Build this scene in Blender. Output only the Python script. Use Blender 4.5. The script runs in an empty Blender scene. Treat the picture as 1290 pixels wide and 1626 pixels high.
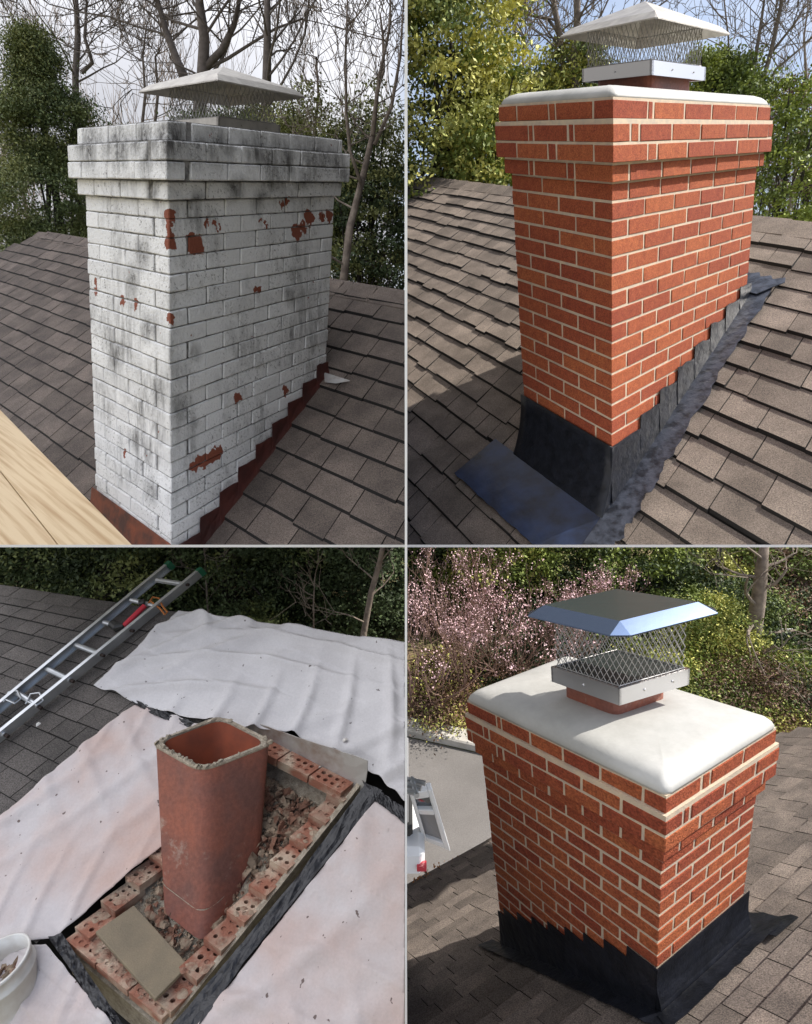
import bpy, bmesh, math, random
import numpy as np
from mathutils import Vector, Matrix
random.seed(7); RS = np.random.RandomState(7)
SC = bpy.context.scene
COL = SC.collection
R = math.radians

# ------------------------------------------------------------------ camera, sky, sun, exposure
TH = R(17)
cam_d = bpy.data.cameras.new('camera'); cam = bpy.data.objects.new('camera', cam_d); COL.objects.link(cam)
cam.rotation_euler = (R(90 - 17), 0, 0); cam.location = (0, 0, 0)
cam_d.sensor_fit = 'VERTICAL'; cam_d.sensor_height = 24.0; cam_d.lens = 900.0 / 1626.0 * 24.0
cam_d.clip_start = 0.05; cam_d.clip_end = 500
SC.camera = cam
SUN_AZ, SUN_EL = 5, 47          # azimuth measured from +X (right) ; negative = towards the viewer
S_DIR = Vector((math.cos(R(SUN_AZ)) * math.cos(R(SUN_EL)), math.sin(R(SUN_AZ)) * math.cos(R(SUN_EL)), math.sin(R(SUN_EL))))
sd = bpy.data.lights.new('sun', 'SUN'); sd.energy = 5.0; sd.angle = R(0.5); sd.color = (1, .94, .86)
sun = bpy.data.objects.new('sun', sd); COL.objects.link(sun)
sun.rotation_euler = (-S_DIR).to_track_quat('-Z', 'Y').to_euler(); sun.location = (6, -2, 8)
W = bpy.data.worlds.new('World'); SC.world = W; W.use_nodes = True
nt = W.node_tree; nt.nodes.clear()
def wn(t, **k):
    n = nt.nodes.new(t)
    for a, b in k.items(): setattr(n, a, b)
    return n
sky = wn('ShaderNodeTexSky', sky_type='NISHITA', sun_disc=False, sun_elevation=R(SUN_EL), sun_rotation=R(90 - SUN_AZ), air_density=1.0, dust_density=1.6, ozone_density=1.4)
bg1 = wn('ShaderNodeBackground'); bg1.inputs[1].default_value = 0.13
bg2 = wn('ShaderNodeBackground'); bg2.inputs[1].default_value = 1.0
tc = wn('ShaderNodeTexCoord'); sx = wn('ShaderNodeSeparateXYZ')
nz = wn('ShaderNodeTexNoise'); nz.inputs['Scale'].default_value = 2.2; nz.inputs['Detail'].default_value = 6
mp = wn('ShaderNodeMapping'); mp.inputs['Scale'].default_value = (1, 1, 2.6)
cr = wn('ShaderNodeValToRGB'); cr.color_ramp.elements[0].color = (.50, .51, .555, 1); cr.color_ramp.elements[1].color = (.72, .725, .76, 1)
cr.color_ramp.elements[0].position = .35; cr.color_ramp.elements[1].position = .65
mr = wn('ShaderNodeMapRange'); mr.inputs[1].default_value = -.03; mr.inputs[2].default_value = .03; mr.inputs[3].default_value = 1; mr.inputs[4].default_value = 0
nz2 = wn('ShaderNodeTexNoise'); nz2.inputs['Scale'].default_value = 3.2; nz2.inputs['Detail'].default_value = 7; nz2.inputs['Roughness'].default_value = .6
mr2 = wn('ShaderNodeMapRange'); mr2.inputs[1].default_value = .47; mr2.inputs[2].default_value = .70; mr2.inputs[3].default_value = 0; mr2.inputs[4].default_value = .25
mx = wn('ShaderNodeMath', operation='MAXIMUM'); ms = wn('ShaderNodeMixShader'); wo = wn('ShaderNodeOutputWorld')
L = nt.links.new
L(tc.outputs['Generated'], sx.inputs[0]); L(sx.outputs['X'], mr.inputs[0])
L(tc.outputs['Generated'], mp.inputs[0]); L(mp.outputs[0], nz.inputs[0]); L(nz.outputs[0], cr.inputs[0]); L(cr.outputs[0], bg2.inputs[0])
L(mp.outputs[0], nz2.inputs[0]); L(nz2.outputs[0], mr2.inputs[0]); hz = wn('ShaderNodeMapRange'); hz.inputs[1].default_value = .08; hz.inputs[2].default_value = .55; hz.inputs[3].default_value = .45; hz.inputs[4].default_value = 0     # pale haze towards the horizon
ha = wn('ShaderNodeMath', operation='ADD', use_clamp=True); L(sx.outputs['Z'], hz.inputs[0]); L(hz.outputs[0], ha.inputs[0]); L(mr2.outputs[0], ha.inputs[1])
L(mr.outputs[0], mx.inputs[0]); L(ha.outputs[0], mx.inputs[1])
mrz = wn('ShaderNodeMapRange'); mrz.inputs[1].default_value = .25; mrz.inputs[2].default_value = 1; mrz.inputs[3].default_value = .80; mrz.inputs[4].default_value = 3.1
L(sx.outputs['Z'], mrz.inputs[0]); L(mrz.outputs[0], bg2.inputs[1])     # overcast sky: brighter towards the zenith
L(sky.outputs[0], bg1.inputs[0]); L(mx.outputs[0], ms.inputs[0]); L(bg1.outputs[0], ms.inputs[1]); L(bg2.outputs[0], ms.inputs[2]); L(ms.outputs[0], wo.inputs[0])
SC.render.engine = 'CYCLES'
vs = SC.view_settings; vs.view_transform = 'Standard'; vs.look = 'None'; vs.gamma = 1; vs.use_curve_mapping = False; vs.exposure = 0.5

# ------------------------------------------------------------------ frames
CM = np.array([[1, 0, 0], [0, math.sin(TH), -math.cos(TH)], [0, math.cos(TH), math.sin(TH)]])
def ray(px, py): return CM @ np.array([(px - 645) / 900.0, -(py - 813) / 900.0, -1.0])
def at_y(px, py, Y):
    r = ray(px, py); return r * (Y / r[1])
def ground(px, py, z=-5.5):
    r = ray(px, py); return r * (z / r[2])
class Site:
    def __init__(s, A, t, k): s.A = np.array(A) * k; s.t = np.array(t) * k; s.Ai = np.linalg.inv(s.A)
    def w(s, p): return s.A @ np.array(p, float) + s.t
    def on(s, px, py, n, d):
        n = np.array(n, float); r = s.Ai @ ray(px, py); o = s.Ai @ (-s.t); k = (d - n @ o) / (n @ r); return o + k * r
    def z(s, px, py, z): return s.on(px, py, (0, 0, 1), z)
SA = Site([[0.466, -0.8955, 0.0831], [0.8398, 0.7669, 0.0722], [0.1927, 0.1958, 0.9765]], [-0.8924, 2.3806, 0.5], 1.25)
SB = Site([[0.9502, -0.4707, -0.1254], [0.8606, 0.9356, -0.0764], [0.2681, 0.2793, 0.9505]], [0.7767, 2.4063, 0.5661], 1.25)
SD = Site([[0.7676, -0.4225, -0.1416], [0.4603, 0.6305, -0.0895], [-0.002, -0.1705, 1.0275]], [0.8064, 1.3916, -1.5648], .7)
SE = Site([[0.6119, -0.9521, 0.1425], [0.8111, 0.4764, -0.1409], [-0.0553, 0.132, 0.8939]], [-1.0387, 1.688, -2.82], .7)
CH = 0.0677; BL = 1.117; BW = .61; JT = .0105

# ------------------------------------------------------------------ object helpers
def tag(o, label=None, cat=None, group=None, kind=None):
    if label: o['label'] = label
    if cat: o['category'] = cat
    if group: o['group'] = group
    if kind: o['kind'] = kind
    return o
def empty(name, loc, label, cat, group=None):
    o = bpy.data.objects.new(name, None); COL.objects.link(o); o.location = loc; o.empty_display_size = .1
    return tag(o, label, cat, group)
def wloc(o): return np.array(o.location) + (wloc(o.parent) if o.parent else 0)
def link(name, me, parent=None, loc=(0, 0, 0)):
    o = bpy.data.objects.new(name, me); COL.objects.link(o)
    if parent: o.parent = parent; o.location = Vector(np.array(loc) - wloc(parent))
    else: o.location = Vector(loc)
    return o
ROWP = np.cross(ray(0, 867), ray(1290, 867)); ROWP /= np.linalg.norm(ROWP)
if ROWP[2] < 0: ROWP = -ROWP       # points up: above the shelf
class MB:
    def __init__(s): s.v = []; s.f = []; s.m = []
    def add(s, vs, fs, mi=0):
        b = len(s.v); s.v += [tuple(map(float, q)) for q in vs]; s.f += [tuple(i + b for i in f) for f in fs]; s.m += [mi] * len(fs)
    def hexa(s, c8, mi=0, edge=None):
        s.add(c8, [(0, 3, 2, 1), (4, 5, 6, 7), (0, 1, 5, 4), (1, 2, 6, 5), (2, 3, 7, 6), (3, 0, 4, 7)], mi)
        if edge is not None:
            for q_ in (-6, -4, -3, -1): s.m[q_] = edge
    def box(s, a, b, mi=0, X=None):
        (x0, y0, z0), (x1, y1, z1) = a, b
        c = [(x0, y0, z0), (x1, y0, z0), (x1, y1, z0), (x0, y1, z0), (x0, y0, z1), (x1, y0, z1), (x1, y1, z1), (x0, y1, z1)]
        s.hexa([X(q) for q in c] if X else c, mi)
    def tube(s, pts, rad, n=6, mi=0, cap=True):
        P = np.array(pts, float); m = len(P); rad = np.broadcast_to(rad, (m,)); b = len(s.v); up = np.array([.31, .17, .93])
        for i in range(m):
            d = P[min(i + 1, m - 1)] - P[max(i - 1, 0)]; d /= np.linalg.norm(d) + 1e-12
            u = np.cross(d, up); nu = np.linalg.norm(u)
            if nu < 1e-3: u = np.cross(d, (1, 0, 0)); nu = np.linalg.norm(u)
            u /= nu; w = np.cross(d, u)
            for k in range(n):
                a = 2 * math.pi * k / n; q = P[i] + rad[i] * (math.cos(a) * u + math.sin(a) * w); s.v.append((q[0], q[1], q[2]))
        for i in range(m - 1):
            for k in range(n):
                k2 = (k + 1) % n; s.f.append((b + i * n + k, b + i * n + k2, b + (i + 1) * n + k2, b + (i + 1) * n + k)); s.m.append(mi)
        if cap:
            s.f.append(tuple(b + k for k in range(n))[::-1]); s.f.append(tuple(b + (m - 1) * n + k for k in range(n))); s.m += [mi, mi]
    def prism(s, poly, off, mi=0):
        n = len(poly); P = [np.array(p, float) for p in poly]; o = np.array(off, float)
        s.add(P + [p + o for p in P], [tuple(range(n)), tuple(range(2 * n - 1, n - 1, -1))] + [(i, i + n, (i + 1) % n + n, (i + 1) % n) for i in range(n)], mi)
    def sheet(s, G, off, mi=0):
        G = np.array(G, float); a, b, _ = G.shape; o = np.array(off, float)
        top = G.reshape(-1, 3); fs = []
        for i in range(a - 1):
            for j in range(b - 1):
                q = (i * b + j, i * b + j + 1, (i + 1) * b + j + 1, (i + 1) * b + j); fs.append(q); fs.append(tuple(x + a * b for x in q[::-1]))
        per = [j for j in range(b)] + [i * b + b - 1 for i in range(1, a)] + [(a - 1) * b + j for j in range(b - 2, -1, -1)] + [i * b for i in range(a - 2, 0, -1)]
        for k in range(len(per)):
            p, q = per[k], per[(k + 1) % len(per)]; fs.append((p, p + a * b, q + a * b, q))
        s.add(list(top) + list(top - o), fs, mi)
    def mesh(s, name, mats, org, smooth=False, clip=None, bev=0, recalc=True):
        me = bpy.data.meshes.new(name)
        V = [(v[0] - org[0], v[1] - org[1], v[2] - org[2]) for v in s.v]
        me.from_pydata(V, [], s.f)
        for m_ in (mats if isinstance(mats, (list, tuple)) else [mats]): me.materials.append(m_)
        if max(s.m, default=0): me.polygons.foreach_set('material_index', s.m)
        if recalc or clip or bev:
            bm = bmesh.new(); bm.from_mesh(me)
            if recalc: bmesh.ops.recalc_face_normals(bm, faces=bm.faces)
            if bev: bmesh.ops.bevel(bm, geom=list(bm.edges), offset=bev, segments=1, affect='EDGES', clamp_overlap=True)
            for co, no in (clip or []):
                r = bmesh.ops.bisect_plane(bm, geom=bm.verts[:] + bm.edges[:] + bm.faces[:], plane_co=Vector(co) - Vector(org), plane_no=Vector(no), clear_outer=True)
                ed = [e for e in r['geom_cut'] if isinstance(e, bmesh.types.BMEdge)]
                if ed:
                    try: bmesh.ops.holes_fill(bm, edges=ed, sides=0)
                    except Exception: pass
            bm.to_mesh(me); bm.free()
        if smooth: me.polygons.foreach_set('use_smooth', [True] * len(me.polygons))
        me.update(); return me
    def build(s, name, mats, parent=None, org=None, **k):
        if org is None:
            a = np.array(s.v); org = (a.min(0) + a.max(0)) / 2; org[2] = a[:, 2].min()
            if parent is not None and k.pop('at_parent', False): org = wloc(parent)
        org = np.array(org, float)
        return link(name, s.mesh(name, mats, org, **k), parent, org)
XWALL = .0045
def clips(left, top):
    c = []
    c.append(((-XWALL, 0, 0), (1, 0, 0)) if left else ((XWALL, 0, 0), (-1, 0, 0)))
    if top is not None:
        n = ROWP
        c.append(((0, 0, 0), tuple(-n if top else n)))
    return c

# ------------------------------------------------------------------ materials
MATS = {}
def mat(name, col=(.5, .5, .5), rough=.8, metal=0, col2=None, scale=8, det=4, bump=0, bscale=None, rnd=0, spec=None, stretch=None, lo=.35, hi=.65, island=0, grit=0, gscale=400, coord='Object', sub=0, hue=0, rot=0):
    m = bpy.data.materials.new(name); m.use_nodes = True; t = m.node_tree; b = t.nodes['Principled BSDF']; l = t.links.new
    b.inputs['Roughness'].default_value = rough; b.inputs['Metallic'].default_value = metal
    if spec is not None: b.inputs['Specular IOR Level'].default_value = spec
    N = lambda ty, **k: [n := t.nodes.new(ty), [setattr(n, a, v) for a, v in k.items()]][0]
    ge = N('ShaderNodeNewGeometry')
    src = ge.outputs['Position']
    if stretch:
        mpn = N('ShaderNodeMapping'); mpn.vector_type = 'TEXTURE'; mpn.inputs['Scale'].default_value = [1 / q for q in stretch]; mpn.inputs['Rotation'].default_value = (0, 0, rot); l(src, mpn.inputs[0]); src = mpn.outputs[0]
    rgb = N('ShaderNodeRGB'); rgb.outputs[0].default_value = (*col, 1); out = rgb.outputs[0]
    def mixc(fac, a, c):
        x = N('ShaderNodeMix', data_type='RGBA')
        if isinstance(fac, float): x.inputs[0].default_value = fac
        else: l(fac, x.inputs[0])
        l(a, x.inputs[6]) if not isinstance(a, tuple) else setattr(x.inputs[6], 'default_value', (*a, 1))
        l(c, x.inputs[7]) if not isinstance(c, tuple) else setattr(x.inputs[7], 'default_value', (*c, 1))
        return x.outputs[2]
    def noise(sc, de=4, ro=.55):
        n = N('ShaderNodeTexNoise'); n.inputs['Scale'].default_value = sc; n.inputs['Detail'].default_value = de; n.inputs['Roughness'].default_value = ro; l(src, n.inputs[0]); return n.outputs[0]
    def rng(x, a, b_, c=0., d=1.):
        r = N('ShaderNodeMapRange'); r.inputs[1].default_value = a; r.inputs[2].default_value = b_; r.inputs[3].default_value = c; r.inputs[4].default_value = d; l(x, r.inputs[0]); return r.outputs[0]
    if col2: out = mixc(rng(noise(scale, det), lo, hi), out, col2)
    def bright(v):
        h = N('ShaderNodeHueSaturation'); l(v, h.inputs['Value']); l(out, h.inputs['Color']); return h
    if rnd:
        oi = N('ShaderNodeObjectInfo'); h = bright(rng(oi.outputs['Random'], 0, 1, 1 - rnd, 1 + rnd)); out = h.outputs[0]
        if hue: l(rng(oi.outputs['Random'], 0, 1, .5 - hue, .5 + hue), h.inputs['Hue'])
    if island: out = bright(rng(ge.outputs['Random Per Island'], 0, 1, 1 - island, 1 + island)).outputs[0]
    if grit: out = bright(rng(noise(gscale, 2, .7), .3, .7, 1 - grit, 1 + grit)).outputs[0]
    if bump:
        bn = N('ShaderNodeBump'); bn.inputs['Strength'].default_value = bump; bn.inputs['Distance'].default_value = .01
        l(noise(bscale or scale * 4, 5, .6), bn.inputs['Height']); l(bn.outputs[0], b.inputs['Normal'])
    l(out, b.inputs['Base Color'])
    m['x'] = 1; MATS[name] = (m, t, b, N, l, mixc, noise, rng, ge, out)
    return m
def set_out(name, out): MATS[name][4](out, MATS[name][2].inputs['Base Color'])
M = {}
M['red'] = mat('red_brick', (.37, .098, .042), .9, col2=(.30, .072, .034), scale=30, bump=.7, bscale=260, rnd=.17, grit=.42, gscale=150, hue=.006, spec=.25)
M['mortar'] = mat('cream_mortar', (.62, .50, .36), .95, col2=(.50, .42, .33), scale=25, bump=.4, bscale=300, grit=.08)
M['crown'] = mat('white_crown_cement', (.46, .46, .44), .6, col2=(.33, .33, .31), scale=4, det=7, bump=.16, bscale=22, grit=.03, gscale=60, lo=.4, hi=.7)
M['steel'] = mat('brushed_steel', (.62, .62, .63), .33, metal=1, bump=.05, bscale=20)
M['lid_skytint'] = mat('steel_lid_painted_sky_tint', (.17, .23, .36), .22, metal=1, bump=.03, bscale=8)  # sky reflection on the lid put into the steel as a blue tint
M['lidtop'] = mat('steel_painted_dark_reflection', (.045, .062, .058), .38, metal=.35, bump=.1, bscale=10)  # dark foliage reflection painted into the colour of lid top and tray
M['beige'] = mat('weathered_cap_steel', (.50, .47, .41), .45, metal=.55, col2=(.36, .33, .29), scale=14, bump=.1)
M['wire'] = mat('mesh_wire', (.42, .41, .40), .42, metal=.5)
M['clay'] = mat('clay_flue', (.30, .095, .058), .62, col2=(.17, .075, .06), scale=6, det=7, bump=.25, bscale=60, lo=.32, hi=.66, grit=.16, gscale=70)
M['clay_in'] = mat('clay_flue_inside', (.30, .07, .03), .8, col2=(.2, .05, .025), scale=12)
M['rim'] = mat('rough_mortar', (.46, .40, .31), .95, col2=(.30, .25, .19), scale=45, bump=.9, bscale=120, grit=.15, gscale=200)
M['smear'] = mat('brick_mortar_smear', (.42, .33, .24), .95, col2=(.25, .12, .08), scale=30, bump=.8, bscale=90)
M['tar'] = mat('dark_flashing_sealant', (.007, .008, .011), .36, bump=.45, bscale=24, col2=(.014, .016, .023), scale=18, spec=.3)
M['tarblue'] = mat('silver_blue_sealant', (.05, .058, .078), .36, metal=.1, bump=.45, bscale=30, col2=(.010, .012, .018), scale=16, lo=.42, hi=.62)
M['tarsheet'] = mat('blue_membrane', (.020, .034, .080), .25, bump=.2, bscale=15, col2=(.012, .015, .026), scale=6)
M['redflash'] = mat('oxide_red_flashing', (.10, .025, .018), .6, col2=(.055, .016, .013), scale=9, bump=.2, bscale=60)
M['rust'] = mat('rusty_flashing', (.24, .06, .02), .7, col2=(.07, .025, .015), scale=9, bump=.2, bscale=60)
M['sh_a'] = mat('shingle_grey_brown', (.20, .16, .133), .95, col2=(.125, .10, .085), scale=5, bump=.9, bscale=420, rnd=.22, grit=.60, gscale=170)
M['sh_b'] = mat('shingle_weathered_tan', (.235, .19, .155), .95, col2=(.14, .112, .09), scale=4, bump=.9, bscale=420, rnd=.20, grit=.60, gscale=170)
M['sh_c'] = mat('shingle_charcoal', (.16, .142, .13), .95, col2=(.105, .095, .087), scale=5, bump=.9, bscale=420, rnd=.2, grit=.60, gscale=220)
M['sh_d'] = mat('shingle_taupe', (.24, .198, .168), .95, col2=(.145, .12, .104), scale=8, bump=.9, bscale=500, rnd=.25, grit=.65, gscale=260)
M['cut'] = mat('black_cut_shingle_edge', (.010, .009, .008), .95)
M['deck'] = mat('roof_felt', (.02, .018, .017), .95)
M['ply'] = mat('pine_plank', (.66, .50, .30), .7, col2=(.46, .30, .15), scale=1.6, stretch=(1.0, 26, 1.0), rot=R(139.4), bump=.15, bscale=3, lo=.42, hi=.68, rnd=.06)
M['cloth'] = mat('canvas_drop_cloth', (.60, .585, .59), .95, col2=(.50, .485, .49), scale=3, bump=.75, bscale=7, grit=.05, gscale=120)
M['cloth_d'] = mat('brick_dusted_canvas', (.54, .50, .495), .95, col2=(.50, .36, .31), scale=2.4, det=8, bump=.75, bscale=8, lo=.40, hi=.68, grit=.04, gscale=120)
M['plastic'] = mat('black_plastic', (.012, .012, .015), .28, bump=.9, bscale=30)
M['alu'] = mat('aluminium', (.56, .58, .60), .38, metal=.75, col2=(.44, .46, .48), scale=12, bump=.1)
M['green'] = mat('green_plastic', (.01, .12, .06), .5)
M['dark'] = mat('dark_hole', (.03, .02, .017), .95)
M['redtool'] = mat('red_paint', (.5, .03, .05), .35)
M['black'] = mat('black_rubber', (.02, .02, .02), .5)
M['orange'] = mat('orange_web_strap', (.38, .13, .03), .8)
M['oldbrick'] = mat('old_cored_brick', (.30, .125, .08), .95, col2=(.50, .40, .30), scale=12, det=8, bump=.6, bscale=120, rnd=.15, lo=.42, hi=.66)
M['paver'] = mat('tan_paver', (.26, .21, .14), .95, col2=(.20, .165, .115), scale=10, bump=.3, bscale=200, grit=.12)
M['rubble'] = mat('mortar_rubble', (.27, .205, .145), .95, col2=(.17, .085, .055), scale=18, bump=.5, bscale=90, island=.45, lo=.45, hi=.55)
M['galv'] = mat('old_galvanised_sheet', (.50, .49, .47), .55, metal=.3, col2=(.30, .22, .17), scale=9, bump=.2, lo=.5, hi=.75)
M['bucket'] = mat('white_plastic', (.72, .72, .69), .4, col2=(.55, .52, .47), scale=12, bump=.05)
M['white'] = mat('white_edge_paint', (.88, .88, .87), .6)
M['wall'] = mat('grey_partition_board', (.20, .20, .20), .9, col2=(.17, .17, .17), scale=2)
M['bark'] = mat('grey_bark', (.19, .16, .14), .95, col2=(.12, .10, .085), scale=9, bump=.8, bscale=30)
M['barkl'] = mat('pale_bark', (.25, .205, .165), .95, col2=(.14, .11, .09), scale=9, bump=.8, bscale=30)
M['barkd'] = mat('dark_bark', (.055, .045, .04), .95, col2=(.03, .026, .022), scale=9)
M['twig'] = mat('pinkish_twig', (.24, .15, .12), .9)
def leafm(n, a, b): return mat(n, a, .6, col2=b, scale=.9, lo=.38, hi=.62, island=.35, spec=.3)
M['lf_dark'] = leafm('dark_evergreen_leaf', (.21, .24, .085), (.10, .135, .05))
M['lf_deep'] = leafm('deep_green_leaf', (.07, .10, .04), (.034, .052, .022))
M['lf_olive'] = leafm('olive_leaf', (.32, .33, .12), (.17, .195, .075))
M['lf_gold'] = leafm('yellow_green_leaf', (.58, .55, .15), (.28, .31, .085))
M['lf_lime'] = leafm('lime_green_leaf', (.42, .48, .08), (.20, .26, .06))
M['lf_mid'] = leafm('mid_green_leaf', (.20, .25, .05), (.085, .12, .03))
M['lf_brown'] = leafm('dry_brown_leaf', (.22, .13, .08), (.11, .07, .05))
M['pink'] = leafm('pink_blossom', (.80, .58, .60), (.70, .46, .50))
M['grass'] = mat('winter_grass', (.14, .15, .05), .95, col2=(.18, .13, .075), scale=1.3, bump=.9, bscale=30, grit=.3, gscale=30)
M['asphalt'] = mat('pale_driveway_asphalt', (.17, .16, .152), .9, col2=(.14, .132, .125), scale=1.5, bump=.3, bscale=80, grit=.12, gscale=60)
M['kerb'] = mat('concrete_kerb', (.52, .50, .46), .9, col2=(.42, .40, .36), scale=6, bump=.3)
M['vanw'] = mat('white_van_paint', (.80, .81, .82), .25)
M['vang'] = mat('grey_van_interior', (.22, .22, .23), .5)
M['glass'] = mat('dark_glass', (.03, .035, .04), .05)

def specks(name, sc, thr, col):
    m, t, b, N, l, mixc, noise, rng, ge, out = MATS[name]
    o = mixc(rng(noise(sc, 2, .5), thr, thr + .02), out, col); l(o, b.inputs['Base Color'])
specks('canvas_drop_cloth', 42, .735, (.16, .14, .14)); specks('brick_dusted_canvas', 36, .715, (.16, .12, .11))
def streaks(name, col, sc, thr):
    m, t, b, N, l, mixc, noise, rng, ge, out = MATS[name]
    o = mixc(rng(noise(sc, 8, .75), thr, thr + .10), out, col); l(o, b.inputs['Base Color'])
streaks('clay_flue', (.36, .27, .22), 5, .60)
# painted brick: white paint with grime, chips and peeled patches
def painted(name, chips, base=(.84, .835, .82), stains=()):
    m = mat(name, base, .8, rnd=.07, bump=.8, bscale=70)
    _, t, b, N, l, mixc, noise, rng, ge, out = MATS[name]
    # grime: blotches times fine streaks
    g1 = rng(noise(2.6, 6, .65), .46, .66)
    mpn = N('ShaderNodeMapping'); mpn.inputs['Scale'].default_value = (22, 22, 4); l(ge.outputs['Position'], mpn.inputs[0])
    ns = N('ShaderNodeTexNoise'); ns.inputs['Scale'].default_value = 1; ns.inputs['Detail'].default_value = 7; ns.inputs['Roughness'].default_value = .7; l(mpn.outputs[0], ns.inputs[0])
    g2 = rng(ns.outputs[0], .38, .66)
    mu = N('ShaderNodeMath', operation='MULTIPLY'); l(g1, mu.inputs[0]); l(g2, mu.inputs[1])
    out = mixc(mu.outputs[0], out, (.15, .145, .14))
    sp = rng(noise(60, 5, .75), .555, .66); mu2 = N('ShaderNodeMath', operation='MULTIPLY'); l(sp, mu2.inputs[0]); l(rng(noise(3, 3), .38, .56), mu2.inputs[1])
    out = mixc(mu2.outputs[0], out, (.20, .185, .17))
    pv = None
    for (p, r) in stains:      # mildew patches
        d = N('ShaderNodeVectorMath', operation='DISTANCE'); l(ge.outputs['Position'], d.inputs[0]); d.inputs[1].default_value = tuple(p)
        c = rng(d.outputs['Value'], r * 1.3, r * .2)
        if pv is None: pv = c
        else:
            x = N('ShaderNodeMath', operation='MAXIMUM'); l(pv, x.inputs[0]); l(c, x.inputs[1]); pv = x.outputs[0]
    if pv is not None:
        g3 = rng(noise(30, 8, .85), .38, .56); g4 = rng(ns.outputs[0], .34, .60); x = N('ShaderNodeMath', operation='MAXIMUM'); l(g3, x.inputs[0]); l(g4, x.inputs[1])
        y = N('ShaderNodeMath', operation='MULTIPLY'); l(pv, y.inputs[0]); l(x.outputs[0], y.inputs[1]); y2 = N('ShaderNodeMath', operation='MULTIPLY'); l(y.outputs[0], y2.inputs[0]); y2.inputs[1].default_value = .95
        out = mixc(y2.outputs[0], out, (.06, .056, .052))
    # chips
    nd = N('ShaderNodeTexNoise'); nd.inputs['Scale'].default_value = 26; nd.inputs['Detail'].default_value = 4; l(ge.outputs['Position'], nd.inputs[0])
    sub = N('ShaderNodeVectorMath', operation='SUBTRACT'); l(nd.outputs['Color'], sub.inputs[0]); sub.inputs[1].default_value = (.5, .5, .5)
    scl = N('ShaderNodeVectorMath', operation='SCALE'); l(sub.outputs[0], scl.inputs[0]); scl.inputs['Scale'].default_value = .09
    ad = N('ShaderNodeVectorMath', operation='ADD'); l(ge.outputs['Position'], ad.inputs[0]); l(scl.outputs[0], ad.inputs[1])
    prev = None
    for (p, r) in chips:
        d = N('ShaderNodeVectorMath', operation='DISTANCE'); l(ad.outputs[0], d.inputs[0]); d.inputs[1].default_value = tuple(p)
        c = rng(d.outputs['Value'], r, r * .93)
        if prev is None: prev = c
        else:
            x = N('ShaderNodeMath', operation='MAXIMUM'); l(prev, x.inputs[0]); l(c, x.inputs[1]); prev = x.outputs[0]
    c2 = rng(noise(14, 3, .5), .735, .75); x = N('ShaderNodeMath', operation='MAXIMUM'); l(prev, x.inputs[0]); l(c2, x.inputs[1])
    out = mixc(x.outputs[0], out, (.26, .075, .04))
    l(out, b.inputs['Base Color'])
    return m
chip_px = [(269, 385, 0, 9), (270, 343, 0, 8), (266, 360, 0, 6), (311, 388, 1, 12), (328, 352, 1, 4), (340, 353, 1, 4), (346, 363, 1, 3), (491, 345, 1, 8), (511, 345, 1, 6), (523, 342, 1, 6),
           (472, 368, 1, 9), (482, 360, 1, 6), (449, 326, 1, 4), (455, 318, 1, 4), (415, 352, 1, 3), (424, 358, 1, 3), (406, 462, 1, 3), (411, 460, 1, 4), (378, 632, 1, 7), (455, 620, 1, 6),
           (195, 478, 2, 6), (215, 484, 2, 5), (199, 720, 2, 5), (268, 506, 0, 7), (129, 270, 2, 5), (152, 450, 2, 4), (152, 462, 2, 4), (188, 257, 2, 4), (145, 295, 2, 4), (266, 373, 2, 4), (308, 741, 1, 8), (318, 735, 1, 8), (328, 729, 1, 8), (338, 724, 1, 8), (347, 718, 1, 8)]
stain_px = [(270, 225, 2, 30), (285, 215, 1, 30), (350, 228, 1, 24), (420, 250, 1, 24), (510, 250, 1, 26), (150, 240, 2, 24), (200, 240, 2, 24), (430, 280, 1, 18), (540, 275, 1, 18), (320, 318, 1, 14), (420, 318, 1, 16), (255, 215, 2, 26), (225, 216, 2, 26), (180, 222, 2, 26), (140, 228, 2, 24), (300, 236, 1, 26), (330, 240, 1, 22), (290, 228, 1, 20), (400, 245, 1, 18), (450, 252, 1, 22), (490, 258, 1, 26), (530, 262, 1, 22), (480, 280, 1, 18), (375, 300, 1, 18), (480, 400, 1, 16), (478, 440, 1, 18), (470, 470, 1, 18), (300, 650, 1, 24), (315, 670, 1, 16), (240, 260, 2, 20), (240, 300, 2, 18), (215, 400, 2, 24), (200, 440, 2, 22), (225, 520, 2, 22), (180, 560, 2, 20), (240, 620, 2, 20), (205, 700, 2, 18), (230, 780, 2, 22), (350, 345, 1, 14), (320, 560, 1, 16)]
chips_w = []
for (px, py, fc, r) in chip_px:
    q = SA.on(px, py, (0, 1, 0), 0) if fc in (0, 1) else SA.on(px, py, (1, 0, 0), 0)
    w = SA.w(q); chips_w.append((w, 1.3 * r * np.linalg.norm(w) / 900))
stains_w = []
for (px, py, fc, r) in stain_px:
    q = SA.on(px, py, (0, 1, 0), -.03) if fc == 1 else SA.on(px, py, (1, 0, 0), -.03)
    w = SA.w(q); stains_w.append((w, r * np.linalg.norm(w) / 900))
M['paint'] = painted('peeling_white_paint', chips_w, stains=stains_w)
M['paintm'] = mat('painted_grimy_mortar', (.34, .33, .315), .95, col2=(.06, .056, .052), scale=30, bump=.5, lo=.40, hi=.68)

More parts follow.
